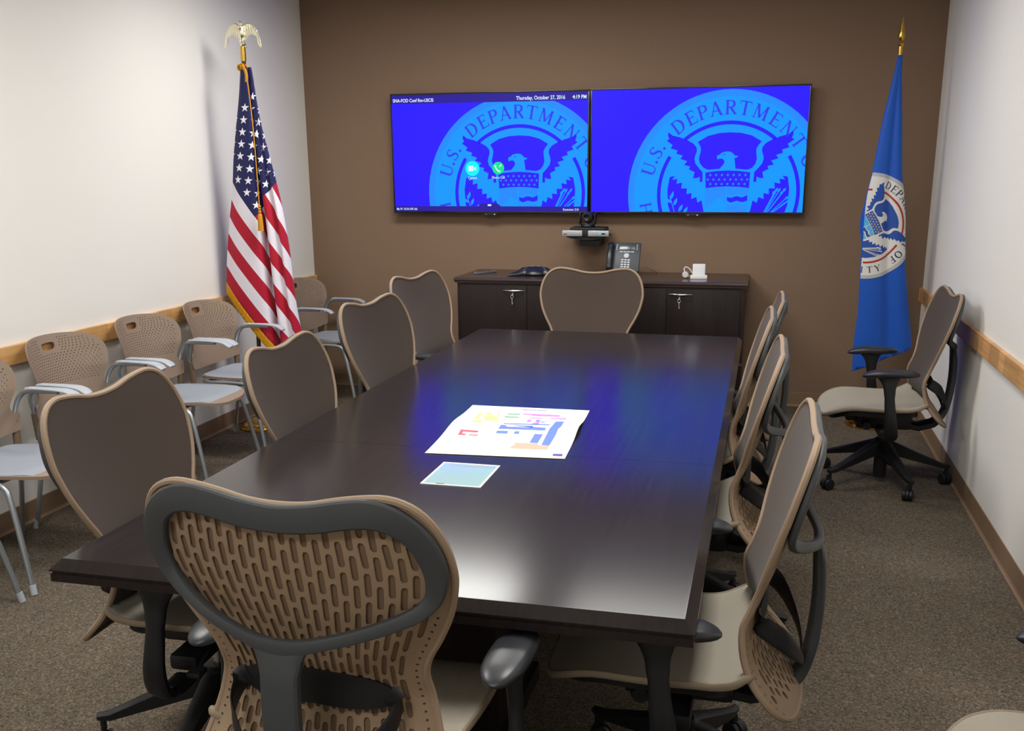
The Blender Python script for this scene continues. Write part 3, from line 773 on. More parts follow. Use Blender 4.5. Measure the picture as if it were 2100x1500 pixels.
        for k in range(17):
            f = .5-.5*math.cos(PI*k/16); y = -.098 + .27*f; e = (max(0, 1-abs(2*f-1)**2.8))**.5; w_ = (.050 - .005*f)*max(e, .1); 
            zc = .668 - .018*max(0, (f-.55)/.45)**2 - .006*max(0, (.2-f)/.2)**2; hh = .019*max(e, .1)
            ring = []
            for j in range(14):
                th = 2*PI*j/14; c, s_ = math.cos(th), math.sin(th)
                ring.append(Vector((sd*.334 + w_*math.copysign(abs(c)**.8, c), y, zc + (hh if s_ > 0 else hh*1.25)*math.copysign(abs(s_)**.8, s_))))
            rings.append(ring)
        pd.loft(rings); pd.build('armrest_pad', M['pad'], arm, angle=60)
    for o in up: o['up'] = 1
    return t

def place_chair(proto, x, y, rz, dz, label, group, base_rot=0, arm_dz=0, first=False):
    t = proto if first else dup_tree(proto)
    t.location = (x, y, 0); t.rotation_euler = (0, 0, rz); t['label'] = label
    if group: t['group'] = group
    elif 'group' in t: del t['group']
    for o in t.children:
        if o.get('up'):
            o.location.z = dz + (arm_dz if o.name.startswith('armrest') else 0)
        elif base_rot and (o.name.startswith('base_leg') or o.name.startswith('caster')):
            if o.name.startswith('base_leg'): o.rotation_euler.z += base_rot
            else:
                c, s_ = math.cos(base_rot), math.sin(base_rot); q = o.location.copy()
                o.location = (q.x*c-q.y*s_, q.x*s_+q.y*c, q.z); o.rotation_euler.z += base_rot
    return t
GL, GR = 'office chairs along the left side of the table', 'office chairs along the right side of the table'
proto = office_chair('x', None)
T = 'taupe office chair '
CH = [ # x, y, facing, dz, base rot, arm dz, label, group
 (2.574, -5.28, -2.5, .045, 0, -.055, T+'at the near head of the table, slotted back towards the viewer', None),
 (2.38, -1.47, 180, .02, 10, -.03, T+'at the far head of the table, in front of the dark credenza', None),
 (1.70, -1.76, -101, .02, 30, -.03, T+'farthest along the left side of the table', GL),
 (1.883, -2.86, -97, .02, 5, -.03, T+'second from the far end on the left side of the table', GL),
 (1.88, -3.70, -91, -.03, 20, -.03, T+'third from the far end on the left side of the table', GL),
 (1.893, -4.74, -88, .025, 38, -.04, T+'nearest on the left side of the table, by the near corner', GL),
 (3.195, -2.165, 90, -.005, -7, -.03, T+'farthest along the right side of the table', GR),
 (3.14, -2.94, 90, .02, -15, -.03, T+'second from the far end on the right side of the table', GR),
 (3.172, -3.712, 90, .02, 10, -.03, T+'third from the far end on the right side of the table', GR),
 (3.233, -4.73, 90, .02, 14, -.03, T+'nearest on the right side of the table, pale seat showing', GR),
 (4.038, -1.70, 92, -.01, 18, 0, T+'against the right wall by the blue flag, facing left', None),
 (4.12, -5.19, 86, .0, 0, -.04, T+'cut off by the right edge, only seat corner and arm tip seen', None),
]
for i, (x, y, a, dz, br, ad, lb, gp) in enumerate(CH):
    pass
firsts = []
for i, (x, y, a, dz, br, ad, lb, gp) in enumerate(CH[1:]):
    place_chair(proto, x, y, R(a), dz, lb, gp, R(br), ad)
x, y, a, dz, br, ad, lb, gp = CH[0]; place_chair(proto, x, y, R(a), dz, lb, gp, R(br), ad, True)
for o in bpy.data.objects:
    if 'up' in o: del o['up']

# ---------------------------------------------------------------- wall displays
BLUE = (32, 14, 255)
SC = 1.0
M['scr'] = emis('screen_blue', BLUE, 1.5)
TVM = {'edge': emis('seal_rim_light', (30, 138, 255), SC), 'field': emis('seal_field_cyan', (4, 152, 255), SC), 'text': emis('seal_letter_blue', (44, 62, 240), SC),
       'arc': emis('seal_arc_blue', (38, 24, 250), SC), 'sky': M['scr'], 'wing': M['scr'], 'low': M['scr']}
TVM['head'] = TVM['field']; TVM['chief'] = TVM['arc']; TVM['star'] = TVM['edge']; TVM['mount'] = TVM['edge']; TVM['mid'] = TVM['edge']; TVM['wave'] = TVM['arc']
M['bar'] = emis('screen_bar', (40, 22, 150), SC); M['txt'] = emis('screen_text', (214, 232, 255), 1.1)
M['cyan'] = emis('icon_cyan', (0, 244, 250), SC); M['green'] = emis('icon_green', (0, 230, 140), SC)
def display(x0, x1, z0, z1, cx, cz, label, first):
    d = .09; t = empty('wall_display', ((x0+x1)/2, 0, z0), 0, label, 'television', 'wall displays on the brown wall')
    ox = (x0+x1)/2
    g = G(); b = .011; bb = .016
    xl, xr, zb, zt = x0-ox, x1-ox, 0, z1-z0
    g.box(xl, xr, -d+.004, -d+.045, zb, zt, .003)
    for a in ((xl, xr, zb, zb+bb), (xl, xr, zt-b, zt), (xl, xl+b, zb+bb, zt-b), (xr-b, xr, zb+bb, zt-b)): g.box(a[0], a[1], -d, -d+.006, a[2], a[3], .001)
    g.box(xl+.25, xr-.25, -d+.045, -.02, .15, zt-.2, .01)
    g.build('housing', M['tvblack'], t)
    G().box(-.2, .2, -.022, -.0005, .25, zt-.3).build('wall_mount', M['black'], t, False)
    sc = G().box(xl+b, xr-b, -d+.0005, -d+.003, zb+bb, zt-b).build('screen', M['scr'], t, False)
    Rr = .6746; sx0, sx1 = x0+b, x1-b; sz0, sz1 = z0+bb, z1-b
    zt_ = 2.098 if first else sz1; zb_ = 1.385 if first else sz0
    flat_art(ART, (sx0-cx)/Rr, (sx1-cx)/Rr, (zb_-cz)/Rr, (zt_-cz)/Rr, lambda u, v, l: Vector((cx+u*Rr-ox, -d-.0002-.0003*l, cz+v*Rr-z0)), TVM, 'seal_picture', sc)
    if first:
        g = G(); g.box(sx0-ox, sx1-ox, -d-.0006, -d-.0001, 2.098-z0, sz1-z0); g.box(sx0-ox, sx1-ox, -d-.0006, -d-.0001, sz0-z0, 1.385-z0)
        tx = 1.435-ox; g.add([(tx-.085, -d-.0018, 1.3852-z0), (tx+.085, -d-.0018, 1.3852-z0), (tx+.06, -d-.0018, 1.405-z0), (tx-.06, -d-.0018, 1.405-z0)], [(0, 1, 2, 3)])
        g.build('menu_bars', M['bar'], sc, False)
        yy = -d-.0022
        G().box(tx-.013, tx+.013, yy, yy+.0003, 1.387-z0, 1.399-z0).build('menu_handle', M['txt'], sc, False)
        def tx_(s_, x, z, sz, al='LEFT', k=.86, bo=.0006): text_mesh(s_, sz, M['txt'], 'screen_text', sc, (x-ox, yy, z-z0), al, sx=k, bold=bo)
        tx_('SNA-FOD Conf Rm-USCIS', .727, 2.109, .032); tx_('Thursday, October 27, 2016', 1.985, 2.109, .035, 'RIGHT'); tx_('4:19 PM', 2.135, 2.109, .035, 'RIGHT')
        tx_('My IP: 10.54.109.166', .728, 1.357, .022, bo=.0002); tx_('Extension: 210', 2.085, 1.357, .022, 'RIGHT', bo=.0002)
        for nm, x, z, r, m in (('camera_icon', 1.312, 1.648, .052, 'cyan'), ('call_icon', 1.503, 1.650, .043, 'green')):
            g = G(); k = 40; g.add([(x-ox+r*math.cos(2*PI*j/k), yy, z-z0+r*math.sin(2*PI*j/k)) for j in range(k)], [tuple(range(k))])
            ic = g.build(nm, M[m], sc, False)
            g = G()
            def pl(pts): g.add([(x-ox+a, yy-.0004, z-z0+b_) for a, b_ in pts], [tuple(range(len(pts)))])
            if m == 'cyan': pl([(-.03, -.018), (.008, -.018), (.008, .018), (-.03, .018)]); pl([(.012, -.004), (.027, -.017), (.027, .017), (.012, .004)])
            else:
                for q in curve([(-.021, .020), (-.02, .006), (-.012, -.008), (0, -.019), (.014, -.023)], [.014, .009, .008, .009, .014]): pl(q)
                pl(seg((.006, .006), (.022, .022), .004)); pl(seg((.012, .022), (.023, .022), .004)); pl(seg((.022, .012), (.022, .024), .004))
            g.build('icon_symbol', M['txt'], ic, False)
        tx_('Camera', 1.312, 1.576, .024, 'CENTER', bo=.0002); tx_('Place a Call', 1.503, 1.578, .024, 'CENTER', bo=.0002)
    mx = {1: 1.435, 0: 2.875}[1 if first else 0]-ox
    G().box(mx-.045, mx+.055, -d-.0015, -d+.02, -.012, .002, .002).build('sensor_bar', M['black'], t)
    G().box(mx+.032, mx+.040, -d-.0022, -d-.001, -.008, -.003).build('power_light', M['txt'], t, False)
    G().box(mx-.03, mx-.022, -d-.0022, -d-.001, -.008, -.004).build('maker_mark', M['steel'], t, False)
    return t
display(.706, 2.1555, 1.334, 2.167, 1.655, 1.472, 'left wall display with date bar and two round icons', True)
display(2.1625, 3.616, 1.336, 2.169, 3.107, 1.474, 'right wall display showing only the round seal on blue', False)

# ---------------------------------------------------------------- video conference unit under the screens
t = empty('video_conference_unit', (2.165, 0, 1.12), 0, 'black and silver video conferencing unit with camera on a wall bracket below the screens', 'camera')
X, Z = 2.165, 1.12
g = G(); g.box(-.05, .09, -.20, -.0005, .0, .05, .004); g.loft([[Vector((x, y, z)) for x, y in ((-w, -.24), (w, -.24), (w, -.05), (-w, -.05))] for w, z in ((.06, .045), (.11, .055), (.145, .068), (.15, .076))])
for x in (-.03, 0.0, .04, .07): g.lathe([(0, -.2015), (.004, -.2015), (.004, -.2), (0, -.2)], 8, (x, 0, .022), 'y')
g.build('wall_bracket', M['black'], t)
g = G(); g.box(-.135, .135, -.245, -.06, .076, .104, .006); g.box(-.115, .13, -.23, -.05, .104, .128, .005); g.build('codec_body', M['black'], t)
for x0, x1 in ((-.163, -.022), (.018, .163)): G().box(x0, x1, -.262, -.246, .070, .110, .004).build('silver_front_panel', M['steel'], t)
G().box(-.022, .018, -.256, -.244, .072, .112, .003).build('centre_block', M['black'], t)
G().box(.098, .108, -.2635, -.2615, .083, .094).build('status_light', M['cyan'], t, False)
G().box(.112, .138, -.2635, -.2615, .084, .093).build('status_window', M['tvblack'], t, False)
G().box(-.155, -.13, -.2632, -.2616, .082, .087).build('maker_mark', M['phone'], t, False)
g = G(); g.lathe([(0, .128), (.045, .13), (.05, .136), (.045, .148), (0, .15)], 24, (0, -.16, 0))
cam_ = g.build('camera_base', M['black'], t)
g = G(); rings = []
for sx in (-1, 1): g.box(sx*.052-.006, sx*.052+.006, -.19, -.13, .145, .225, .005)
g.box(-.05, .05, -.19, -.13, .143, .156, .004); g.build('camera_yoke', M['tvblack'], t)
g = G(); g.lathe([(0, -.055), (.030, -.055), (.036, -.05), (.038, -.02), (.040, .02), (.034, .04), (0, .042)], 24, (0, -.16, .196), 'y'); hd = g.build('camera_head', M['black'], t)
g = G(); g.lathe([(0, -.058), (.017, -.0585), (.021, -.062), (.024, -.062), (.026, -.054), (0, -.054)], 24, (0, -.16, .196), 'y'); g.build('lens', M['tvblack'], hd)

# ---------------------------------------------------------------- credenza
CX0, CX1, CF, CT = 1.312, 3.282, -.60, .928
cd = empty('credenza', ((CX0+CX1)/2, -.3, 0), 0, 'dark espresso four-door credenza below the two screens', 'cabinet'); cx = (CX0+CX1)/2
hw = (CX1-CX0)/2
g = G(); g.box(-hw+.02, hw-.02, -.275, .285, .05, CT-.04, .002); g.box(-hw+.035, hw-.035, -.26, .285, 0, .05); g.build('carcass', M['cred'], cd)
g = G(); rings = []
for ins, z in ((.012, CT), (.004, CT-.004), (0, CT-.014), (0, CT-.02), (.006, CT-.024), (.006, CT-.036), (.014, CT-.038)):
    rings.append([Vector((-hw+ins, -.30+ins, z)), Vector((hw-ins, -.30+ins, z)), Vector((hw-ins, .297, z)), Vector((-hw+ins, .297, z))])
g.loft(rings); g.build('worktop', M['credtop'], cd, angle=20)
dw = (2*hw-.06-.03)/4
for k in range(4):
    x0 = -hw+.045+k*dw; 
    dr = G().box(x0+.0015, x0+dw-.0015, -.292, -.276, .065, CT-.05, .0015).build('door', M['cred'], cd)
    hxx = x0+dw-.09 if k % 2 == 0 else x0+.09
    if k in (0, 3):
        g = G(); P = smooth_path([(hxx-.075, -.293, CT-.083), (hxx-.045, -.312, CT-.082), (hxx, -.318, CT-.084), (hxx+.045, -.312, CT-.082), (hxx+.075, -.293, CT-.083)], 5)
        n = len(P); g.sweep(P, [(.004, .0035+.003*math.sin(PI*min(1, i/(n-1)))) for i in range(n)], 10); g.lathe([(0, -.316), (.009, -.316), (.010, -.31), (.010, -.292), (0, -.292)], 16, (hxx, 0, CT-.083), 'y')
        hd = g.build('handle', M['chrome'], dr)
        g = G(); g.lathe([(0, -.3), (.008, -.299), (.009, -.292), (0, -.292)], 14, (hxx-.006, 0, CT-.108), 'y'); lk = g.build('lock', M['chrome'], dr)
        g = G(); g.box(hxx-.009, hxx-.003, -.322, -.299, CT-.110, CT-.106, .001)
        for j in range(14):
            a = 2*PI*j/14; b_ = 2*PI*(j+1)/14
            g.sweep([(hxx-.006+.010*math.cos(a), -.32, CT-.122+.010*math.sin(a)), (hxx-.006+.010*math.cos(b_), -.32, CT-.122+.010*math.sin(b_))], [(.0018, .0018)]*2, 6, up=(0, 1, 0))
        g.box(hxx-.0085, hxx-.0035, -.321, -.319, CT-.175, CT-.132, .0008); g.box(hxx-.0035, hxx-.0005, -.321, -.319, CT-.172, CT-.158)
        g.build('key', M['steel'], dr)

# things on the credenza
ZT = CT + .0005
t = empty('remote_control', (1.455, -.30, ZT), R(62-90+90), 'slim grey remote lying on the left end of the credenza', 'remote')
t.rotation_euler = (0, 0, R(58))
g = G(); g.box(-.10, .10, -.016, .016, 0, .014, .004); g.build('body', mat('grey_remote', (120, 124, 132), .35, .3), t)
g = G()
for k in range(7): g.box(-.08+k*.02, -.07+k*.02, -.009, .009, .014, .0155, .0005)
g.build('buttons', M['phone'], t)

t = empty('conference_phone', (1.83, -.34, ZT), R(8), 'black three-legged conference speakerphone on the credenza', 'telephone')
g = G(); rings = []
N = 72
def tri_r(th, r0, leg): return r0 + leg*max(0, math.cos(3*(th)))**6
for sc_, z in ((.8, 0), (.97, .004), (1.0, .012), (.96, .022), (.86, .034), (.68, .046), (.45, .055), (.2, .059), (.01, .06)):
    rings.append([Vector((tri_r(2*PI*j/N-PI/2, .105, .115)*sc_*math.cos(2*PI*j/N), tri_r(2*PI*j/N-PI/2, .105, .115)*sc_*math.sin(2*PI*j/N), z*(1 if tri_r(2*PI*j/N-PI/2, 0, 1) < .25 or sc_ < .5 else .62))) for j in range(N)])
g.loft(rings); g.build('body', M['phonedk'], t)
def on_cone(x, y): return .060 - .30*math.hypot(x, y)**1.0 + .004
g = G()
for a in range(4):
    for b_ in range(3):
        x, y = -.03+.03*b_ if b_ < 3 else 0, -.028-.016*a
        z = .0625-.036*(math.hypot(x, y)/.07)**1.4; g.box(x-.0075, x+.0075, y-.004, y+.004, z-.006, z+.002, .001)
g.build('keypad', M['key'], t)
g = G(); g.add([(-.03, .01, .0605), (.03, .01, .0605), (.03, .035, .056), (-.03, .035, .056), (-.03, .01, .055), (.03, .01, .055), (.03, .035, .05), (-.03, .035, .05)], [(0, 1, 2, 3), (4, 7, 6, 5), (0, 4, 5, 1), (2, 6, 7, 3), (1, 5, 6, 2), (0, 3, 7, 4)]); g.build('display', M['key'], t, False)

t = empty('desk_phone', (2.43, -.23, ZT), R(-2), 'dark grey desk telephone with handset on the credenza behind the far chair', 'telephone')
TL = Matrix.Rotation(R(62), 4, 'X')
def tb_(g): g.V = [Matrix.Translation((0, -.05, .02)) @ (TL @ v) for v in g.V]; return g
g = G(); g.box(-.115, .115, 0, .215, 0, .022, .008); tb_(g); g.add(*(lambda q: (q.V, q.F))(G().box(-.08, .08, -.05, .10, 0, .03, .006))); g.add(*(lambda q: (q.V, q.F))(G().box(-.06, .06, .02, .08, .02, .12, .006)))
bdy = g.build('body', M['phone'], t)
g = G(); g.sweep(smooth_path([(-.088, .008, .034), (-.088, .03, .05), (-.088, .10, .060), (-.088, .17, .05), (-.088, .195, .034)], 5), [(.021, .012)]*2 + [(.021, .014)]*3 + [(.017, .010)]*11 + [(.021, .014)]*3 + [(.021, .012)]*2, 14, sq=3); tb_(g).build('handset', M['phonedk'], t)
g = G(); g.box(-.03, .075, .155, .200, .022, .0235, .0005); tb_(g).build('display', M['lcd'], bdy)
g = G(); 
for k in range(4): g.box(-.028+.026*k, -.006+.026*k, .140, .147, .022, .025, .0006)
tb_(g).build('soft_keys', M['key'], bdy)
g = G(); g.lathe([(0, .022), (.018, .022), (.019, .025), (.016, .028), (0, .0285)], 20, (.022, .115, 0)); tb_(g).build('navigation_key', M['key'], bdy)
g = G()
for r_i in range(4):
    for c_i in range(3): g.box(-.012+c_i*.022, .005+c_i*.022, .078-r_i*.017, .089-r_i*.017, .022, .0255, .001)
tb_(g).build('keypad', M['key'], bdy)
g = G()
for sx, x in ((-1, -.05), (1, .09)):
    for k in range(4): g.box(x-.003, x+.003, .16+k*.011, .166+k*.011, .022, .0235)
tb_(g).build('line_keys', M['key'], bdy)
g = tube([(.10, -.0, .02), (.14, .05, .05), (.19, .12, .02), (.21, .17, .004), (.2, .2, .003)], .0018, 6); g.build('cord', mat('grey_cord', (120, 105, 92), .6), t)

t = empty('charging_dock', (2.955, -.37, ZT), R(4), 'small white plastic dock with card upright and coiled white cable on the credenza', 'charger')
g = G(); g.box(-.055, .055, -.03, .03, 0, .012, .003); g.box(-.055, .055, -.034, -.022, .0, .026, .003); g.build('base', M['white'], t)
g = G(); g.box(-.042, .042, -.012, .018, .01, .096, .007); g.build('upright_panel', M['white'], t)
g = tube([(-.04, .01, .03), (-.06, .01, .06), (-.085, .015, .074), (-.098, .01, .06), (-.085, 0, .03), (-.06, -.005, .012)], .003, 8); g.build('cable', M['white'], t)
g = G(); g.lathe([(0, -.02), (.016, -.02), (.022, -.012), (.022, .012), (.016, .02), (0, .02)], 20, (-.088, .0, .023), 'y'); g.build('plug', mat('pale_plug', (206, 204, 198), .4), t)

# ---------------------------------------------------------------- side chairs by the left wall (front = local +y)
def side_chair():
    t = empty('side_chair', (0, 0, 0), 0, 'x', 'chair', 'side chairs along the left wall')
    for sd in (-1, 1):
        g = G(); P = smooth_path([(sd*.285, .262, .004), (sd*.272, .232, .16), (sd*.252, .185, .36), (sd*.242, .150, .425), (sd*.236, .06, .438), (sd*.232, -.10, .436), (sd*.20, -.16, .434)], 5)
        g.sweep(P, (.0115, .0115), 10, up=(1, 0, .1)); lg = g.build('front_leg', M['silver'], t)
        g = G(); g.sweep([(sd*.2865, .2652, .001), (sd*.283, .257, .04)], (.0135, .0135), 10, up=(0, 1, .1)); g.build('foot_cap', M['greypad'], lg)
        g = G(); P = smooth_path([(sd*.275, -.262, .004), (sd*.268, -.235, .14), (sd*.258, -.205, .33), (sd*.253, -.20, .45), (sd*.262, -.203, .56), (sd*.280, -.198, .63), (sd*.288, -.175, .672), (sd*.288, -.13, .690), (sd*.288, .02, .694)], 5)
        g.sweep(P, (.0115, .0115), 10, up=(1, 0, .1)); rl = g.build('rear_leg', M['silver'], t)
        g = G(); g.sweep([(sd*.2755, -.265, .001), (sd*.274, -.258, .04)], (.0135, .0135), 10, up=(0, 1, .1)); g.build('foot_cap', M['greypad'], rl)
        g = G(); g.sweep([(sd*.2535, -.199, .435), (sd*.262, -.202, .56)], (.017, .017), 12, up=(0, 1, .1)); g.build('sleeve', M['capdark'], t)
        g = G(); P = [(sd*.288, y, z) for y, z in ((-.145, .697), (-.10, .703), (.0, .703), (.06, .700), (.095, .690), (.12, .672))]; P = smooth_path(P, 4); n = len(P)
        g.sweep(P, [((.012 + .018*min(1, k/(n*.55)))*(1 if k < n-2 else .8), .0065 if k > 3 else .009) for k in range(n)], 12, up=(0, 0, 1), sq=2.6); g.build('arm_pad', M['greypad'], t)
    g = G(); g.sweep([(-.235, .09, .430), (.235, .09, .430)], (.010, .010), 8); g.sweep([(-.215, -.14, .430), (.215, -.14, .430)], (.010, .010), 8); g.build('seat_bar', M['silver'], t)
    SO = [(0, .285), (.09, .28), (.165, .25), (.215, .185), (.235, .085), (.232, -.03), (.218, -.12), (.185, -.18), (.10, -.20), (0, -.203)]
    S_ = sym_outline(SO)
    def sz(x, y): return .468 - .018*(1-min(1, (x/.23)**2))*max(0, 1-((y+.02)/.22)**2) - (.022*((y-.16)/.12)**2 if y > .16 else 0)
    V, F = plate(S_, [], lambda x, y: Vector((x, y, sz(x, y))), lambda x, y: Vector((x, y, sz(x, y)-.014)), .03)
    st = mesh('seat', V, F, M['capback'], t); 
    V, F = plate([(x*.962, y*.965+.001) for x, y in S_], [], lambda x, y: Vector((x, y, sz(x, y)+.006*(1-max(abs(x)/.225, abs(y)/.235)**8))), lambda x, y: Vector((x, y, sz(x, y)-.002)), .03)
    mesh('seat_pad', V, F, M['capseat'], st)
    BO = [(0, .878), (.09, .876), (.17, .868), (.225, .850), (.256, .822), (.268, .785), (.265, .74), (.252, .69), (.238, .65), (.232, .625), (.238, .606), (.252, .596), (.266, .592), (.270, .575), (.268, .535), (.258, .515), (.22, .508), (.14, .496), (.06, .492), (0, .492)]
    B_ = sym_outline(BO, 3)
    def yb(x, z): 
        c = -.235 - .085*max(0, (z-.5)/.38)**1.3
        return c + x*x/(2*.33)*(.55+.45*max(0, min(1, (z-.56)/.14))) 
    hs = []
    hs.append([(.045*math.copysign(abs(math.cos(a))**.55, math.cos(a)), .827+.014*(1 if math.sin(a) > 0 else 1.6)*math.copysign(abs(math.sin(a))**.7, math.sin(a))) for a in [2*PI*j/20 for j in range(20)]])
    z = .645; row = 0
    while z < .858:
        w = interp(z, [.62, .69, .74, .80, .85], [.205, .222, .238, .24, .20]); n = 26
        for k in range(-n, n+1):
            if (k + row) % 2: continue
            x = k*w/n
            if (abs(x) < .066 and z > .788): continue
            r = .0040
            hs.append([(x+r*math.cos(a), z+r*math.sin(a)) for a in [2*PI*j/6 for j in range(6)]])
        z += .0125; row += 1
    hs = [h for h in hs if all(inside(p, B_) for p in h) and min(edge_dist(p, B_) for p in h) > .012]
    V, F = plate(B_, hs, lambda x, z: Vector((x, yb(x, z), z)), lambda x, z: Vector((x, yb(x, z)-.006, z)), .03)
    mesh('backrest', V, F, M['capback'], t, angle=35)
    return t
sc_ = side_chair()
SP = [(-.45, 'perforated tan side chair at the far left corner, beyond the striped flag'), (-1.765, 'perforated tan side chair just before the striped flag'),
      (-2.40, 'perforated tan side chair second before the striped flag'), (-3.055, 'perforated tan side chair third before the striped flag'),
      (-3.705, 'perforated tan side chair at the left edge, only half its back in view'), (-4.345, 'side chair at the left edge, only one grey front leg in view')]
for i, (y, lb) in enumerate(SP[1:]):
    c = dup_tree(sc_); c.location = (.352, y, 0); c.rotation_euler = (0, 0, R(-90)); c['label'] = lb
sc_.location = (.352, SP[0][0], 0); sc_.rotation_euler = (0, 0, R(-90)); sc_['label'] = SP[0][1]

# ---------------------------------------------------------------- flags
class Drape:
    """cloth hanging in vertical folds: for each height a plan curve measured by arc length s"""
    def __init__(s, rows): s.rows = rows      # f(z) -> (list of (x, y), s0)
    def at(s, sv, z):
        pts, s0 = s.rows(z); d = sv - s0
        if d <= 0:
            a, b = pts[0], pts[1]; L = math.hypot(b[0]-a[0], b[1]-a[1]); return Vector((a[0]+(b[0]-a[0])*d/L, a[1]+(b[1]-a[1])*d/L, z))
        for i in range(len(pts)-1):
            a, b = pts[i], pts[i+1]; L = math.hypot(b[0]-a[0], b[1]-a[1])
            if d <= L or i == len(pts)-2: return Vector((a[0]+(b[0]-a[0])*d/L, a[1]+(b[1]-a[1])*d/L, z))
            d -= L
    def length(s, z):
        pts, s0 = s.rows(z); return sum(math.hypot(b[0]-a[0], b[1]-a[1]) for a, b in zip(pts, pts[1:]))

def curve_pts(ctrl, k=5):
    return [(p.x, p.y) for p in smooth_path([Vector((a, b, 0)) for a, b in ctrl], k)]

# --- striped flag
FZ = [.60, .79, .99, 1.15, 1.35, 1.50, 1.72, 1.89, 2.06, 2.20, 2.27]
FL = [.062, .085, .102, .122, .155, .185, .214, .244, .277, .298, .305]
FC = [.398, .387, .374, .367, .361, .352, .351, .354, .357, .355, .352]
FR = [.560, .536, .521, .512, .494, .474, .438, .410, .392, .381, .372]
FX = [.185, .195, .210, .220, .240, .262, .288, .305, .325, .334, .338]
YF = -1.425
def fx(x): return 3.3764+(x-3.3764)*1.0106
def us_rows(z):
    l, c, r, x0 = (fx(hinterp(z, FZ, q)) for q in (FL, FC, FR, FX)); w = r-c; a = min(1, w/.16)
    ctrl = [(l, YF+.015), (l+(c-l)*.3, YF-.008*a), (l+(c-l)*.62, YF-.012*a), (l+(c-l)*.9, YF-.002), (c, YF+.03*a), (c+w*.03, YF+.080*a), (c+w*.15, YF+.090*a), (c+w*.30, YF+.012*a), (c+w*.46, YF+.004), (c+w*.60, YF+.03*a), (c+w*.72, YF+.045*a), (c+w*.88, YF+.02*a), (r, YF+.055*a), (r-.005, YF+.10*a),
            (r-w*.5, YF+.125*a), (c, YF+.12*a), (l+(c-l)*.5, YF+.07*a), (l+.012, YF+.05*a+.01)]
    return curve_pts(ctrl, 4), -(x0-l)
US = Drape(us_rows)
TH = R(50); CT_, ST_ = math.cos(TH), math.sin(TH); FH, FW, CAN = .914, 1.52, .60
ZB, AA = 1.553, None
def us_ab(s_, z):
    # iso-stripe lines fall to the right at 50 degrees; canton corner fixed on the front fold
    ds, dz = s_ - (.349-.262+.012), 1.363 - z
    return CAN + dz*ST_ + ds*CT_, 7/13*FH + dz*CT_ - ds*ST_
def us_sz(a, b):
    da, db = a-CAN, b-7/13*FH
    dz = da*ST_ + db*CT_; ds = da*CT_ - db*ST_
    return ds + (.349-.262+.012), 1.363 - dz

def flag_shader():
    m = bpy.data.materials.new('striped_flag_cloth'); m.use_nodes = True; n = m.node_tree.nodes; l = m.node_tree.links; b = n['Principled BSDF']
    b.inputs['Roughness'].default_value = .6; b.inputs['Specular IOR Level'].default_value = .25; b.inputs['Sheen Weight'].default_value = .1
    uv = n.new('ShaderNodeUVMap'); uv.uv_map = 'cloth'; sp = n.new('ShaderNodeSeparateXYZ'); l.new(uv.outputs['UV'], sp.inputs[0])
    def mth(op, a, v=None, c=None):
        q = n.new('ShaderNodeMath'); q.operation = op
        for i, w in enumerate((a, v, c)):
            if w is None: continue
            if isinstance(w, (int, float)): q.inputs[i].default_value = w
            else: l.new(w, q.inputs[i])
        return q.outputs[0]
    st = mth('LESS_THAN', mth('FRACT', mth('MULTIPLY', sp.outputs['Y'], 13/FH/2)), .5)
    can = mth('MULTIPLY', mth('LESS_THAN', sp.outputs['X'], CAN), mth('LESS_THAN', sp.outputs['Y'], FH*7/13))
    m1 = n.new('ShaderNodeMix'); m1.data_type = 'RGBA'; m1.inputs[6].default_value = lin((226, 220, 230)); m1.inputs[7].default_value = lin((172, 20, 46)); l.new(st, m1.inputs[0])
    m2 = n.new('ShaderNodeMix'); m2.data_type = 'RGBA'; l.new(m1.outputs[2], m2.inputs[6]); m2.inputs[7].default_value = lin((30, 32, 84)); l.new(can, m2.inputs[0])
    l.new(m2.outputs[2], b.inputs['Base Color']); return m
def clip_cell(P, f):      # P: list of (s, z); keep f >= 0
    out = []; n = len(P)
    for i in range(n):
        p, q = P[i-1], P[i]; a, b = f(*p), f(*q)
        if (a >= 0) != (b >= 0):
            t = a/(a-b); out.append((p[0]+(q[0]-p[0])*t, p[1]+(q[1]-p[1])*t))
        if b >= 0: out.append(q)
    return out
def cloth(name, D, cells, mt, parent, ab=None, off=0.0, thick=.0016):
    V = []; F = []; UVs = []; idx = {}
    def vid(s_, z):
        k = (round(s_, 5), round(z, 5))
        if k not in idx: idx[k] = len(V); V.append(D.at(s_, z)); UVs.append(ab(s_, z) if ab else (s_, z))
        return idx[k]
    for c in cells:
        if len(c) < 3: continue
        ids = [vid(*p) for p in c]; q = [a for i, a in enumerate(ids) if a != ids[i-1]]
        if len(q) >= 3: F.append(tuple(q))
    me = bpy.data.meshes.new(name); me.from_pydata([tuple(v - parent.matrix_world.translation) if 0 else tuple(v) for v in V], [], F); me.materials.append(mt)
    u = me.uv_layers.new(name='cloth')
    for lp in me.loops: u.data[lp.index].uv = UVs[lp.vertex_index]
    me.polygons.foreach_set('use_smooth', [True]*len(me.polygons)); me.update()
    o = bpy.data.objects.new(name, me); C.objects.link(o); o.parent = parent
    sol = o.modifiers.new('thickness', 'SOLIDIFY'); sol.thickness = thick; sol.offset = 0
    return o
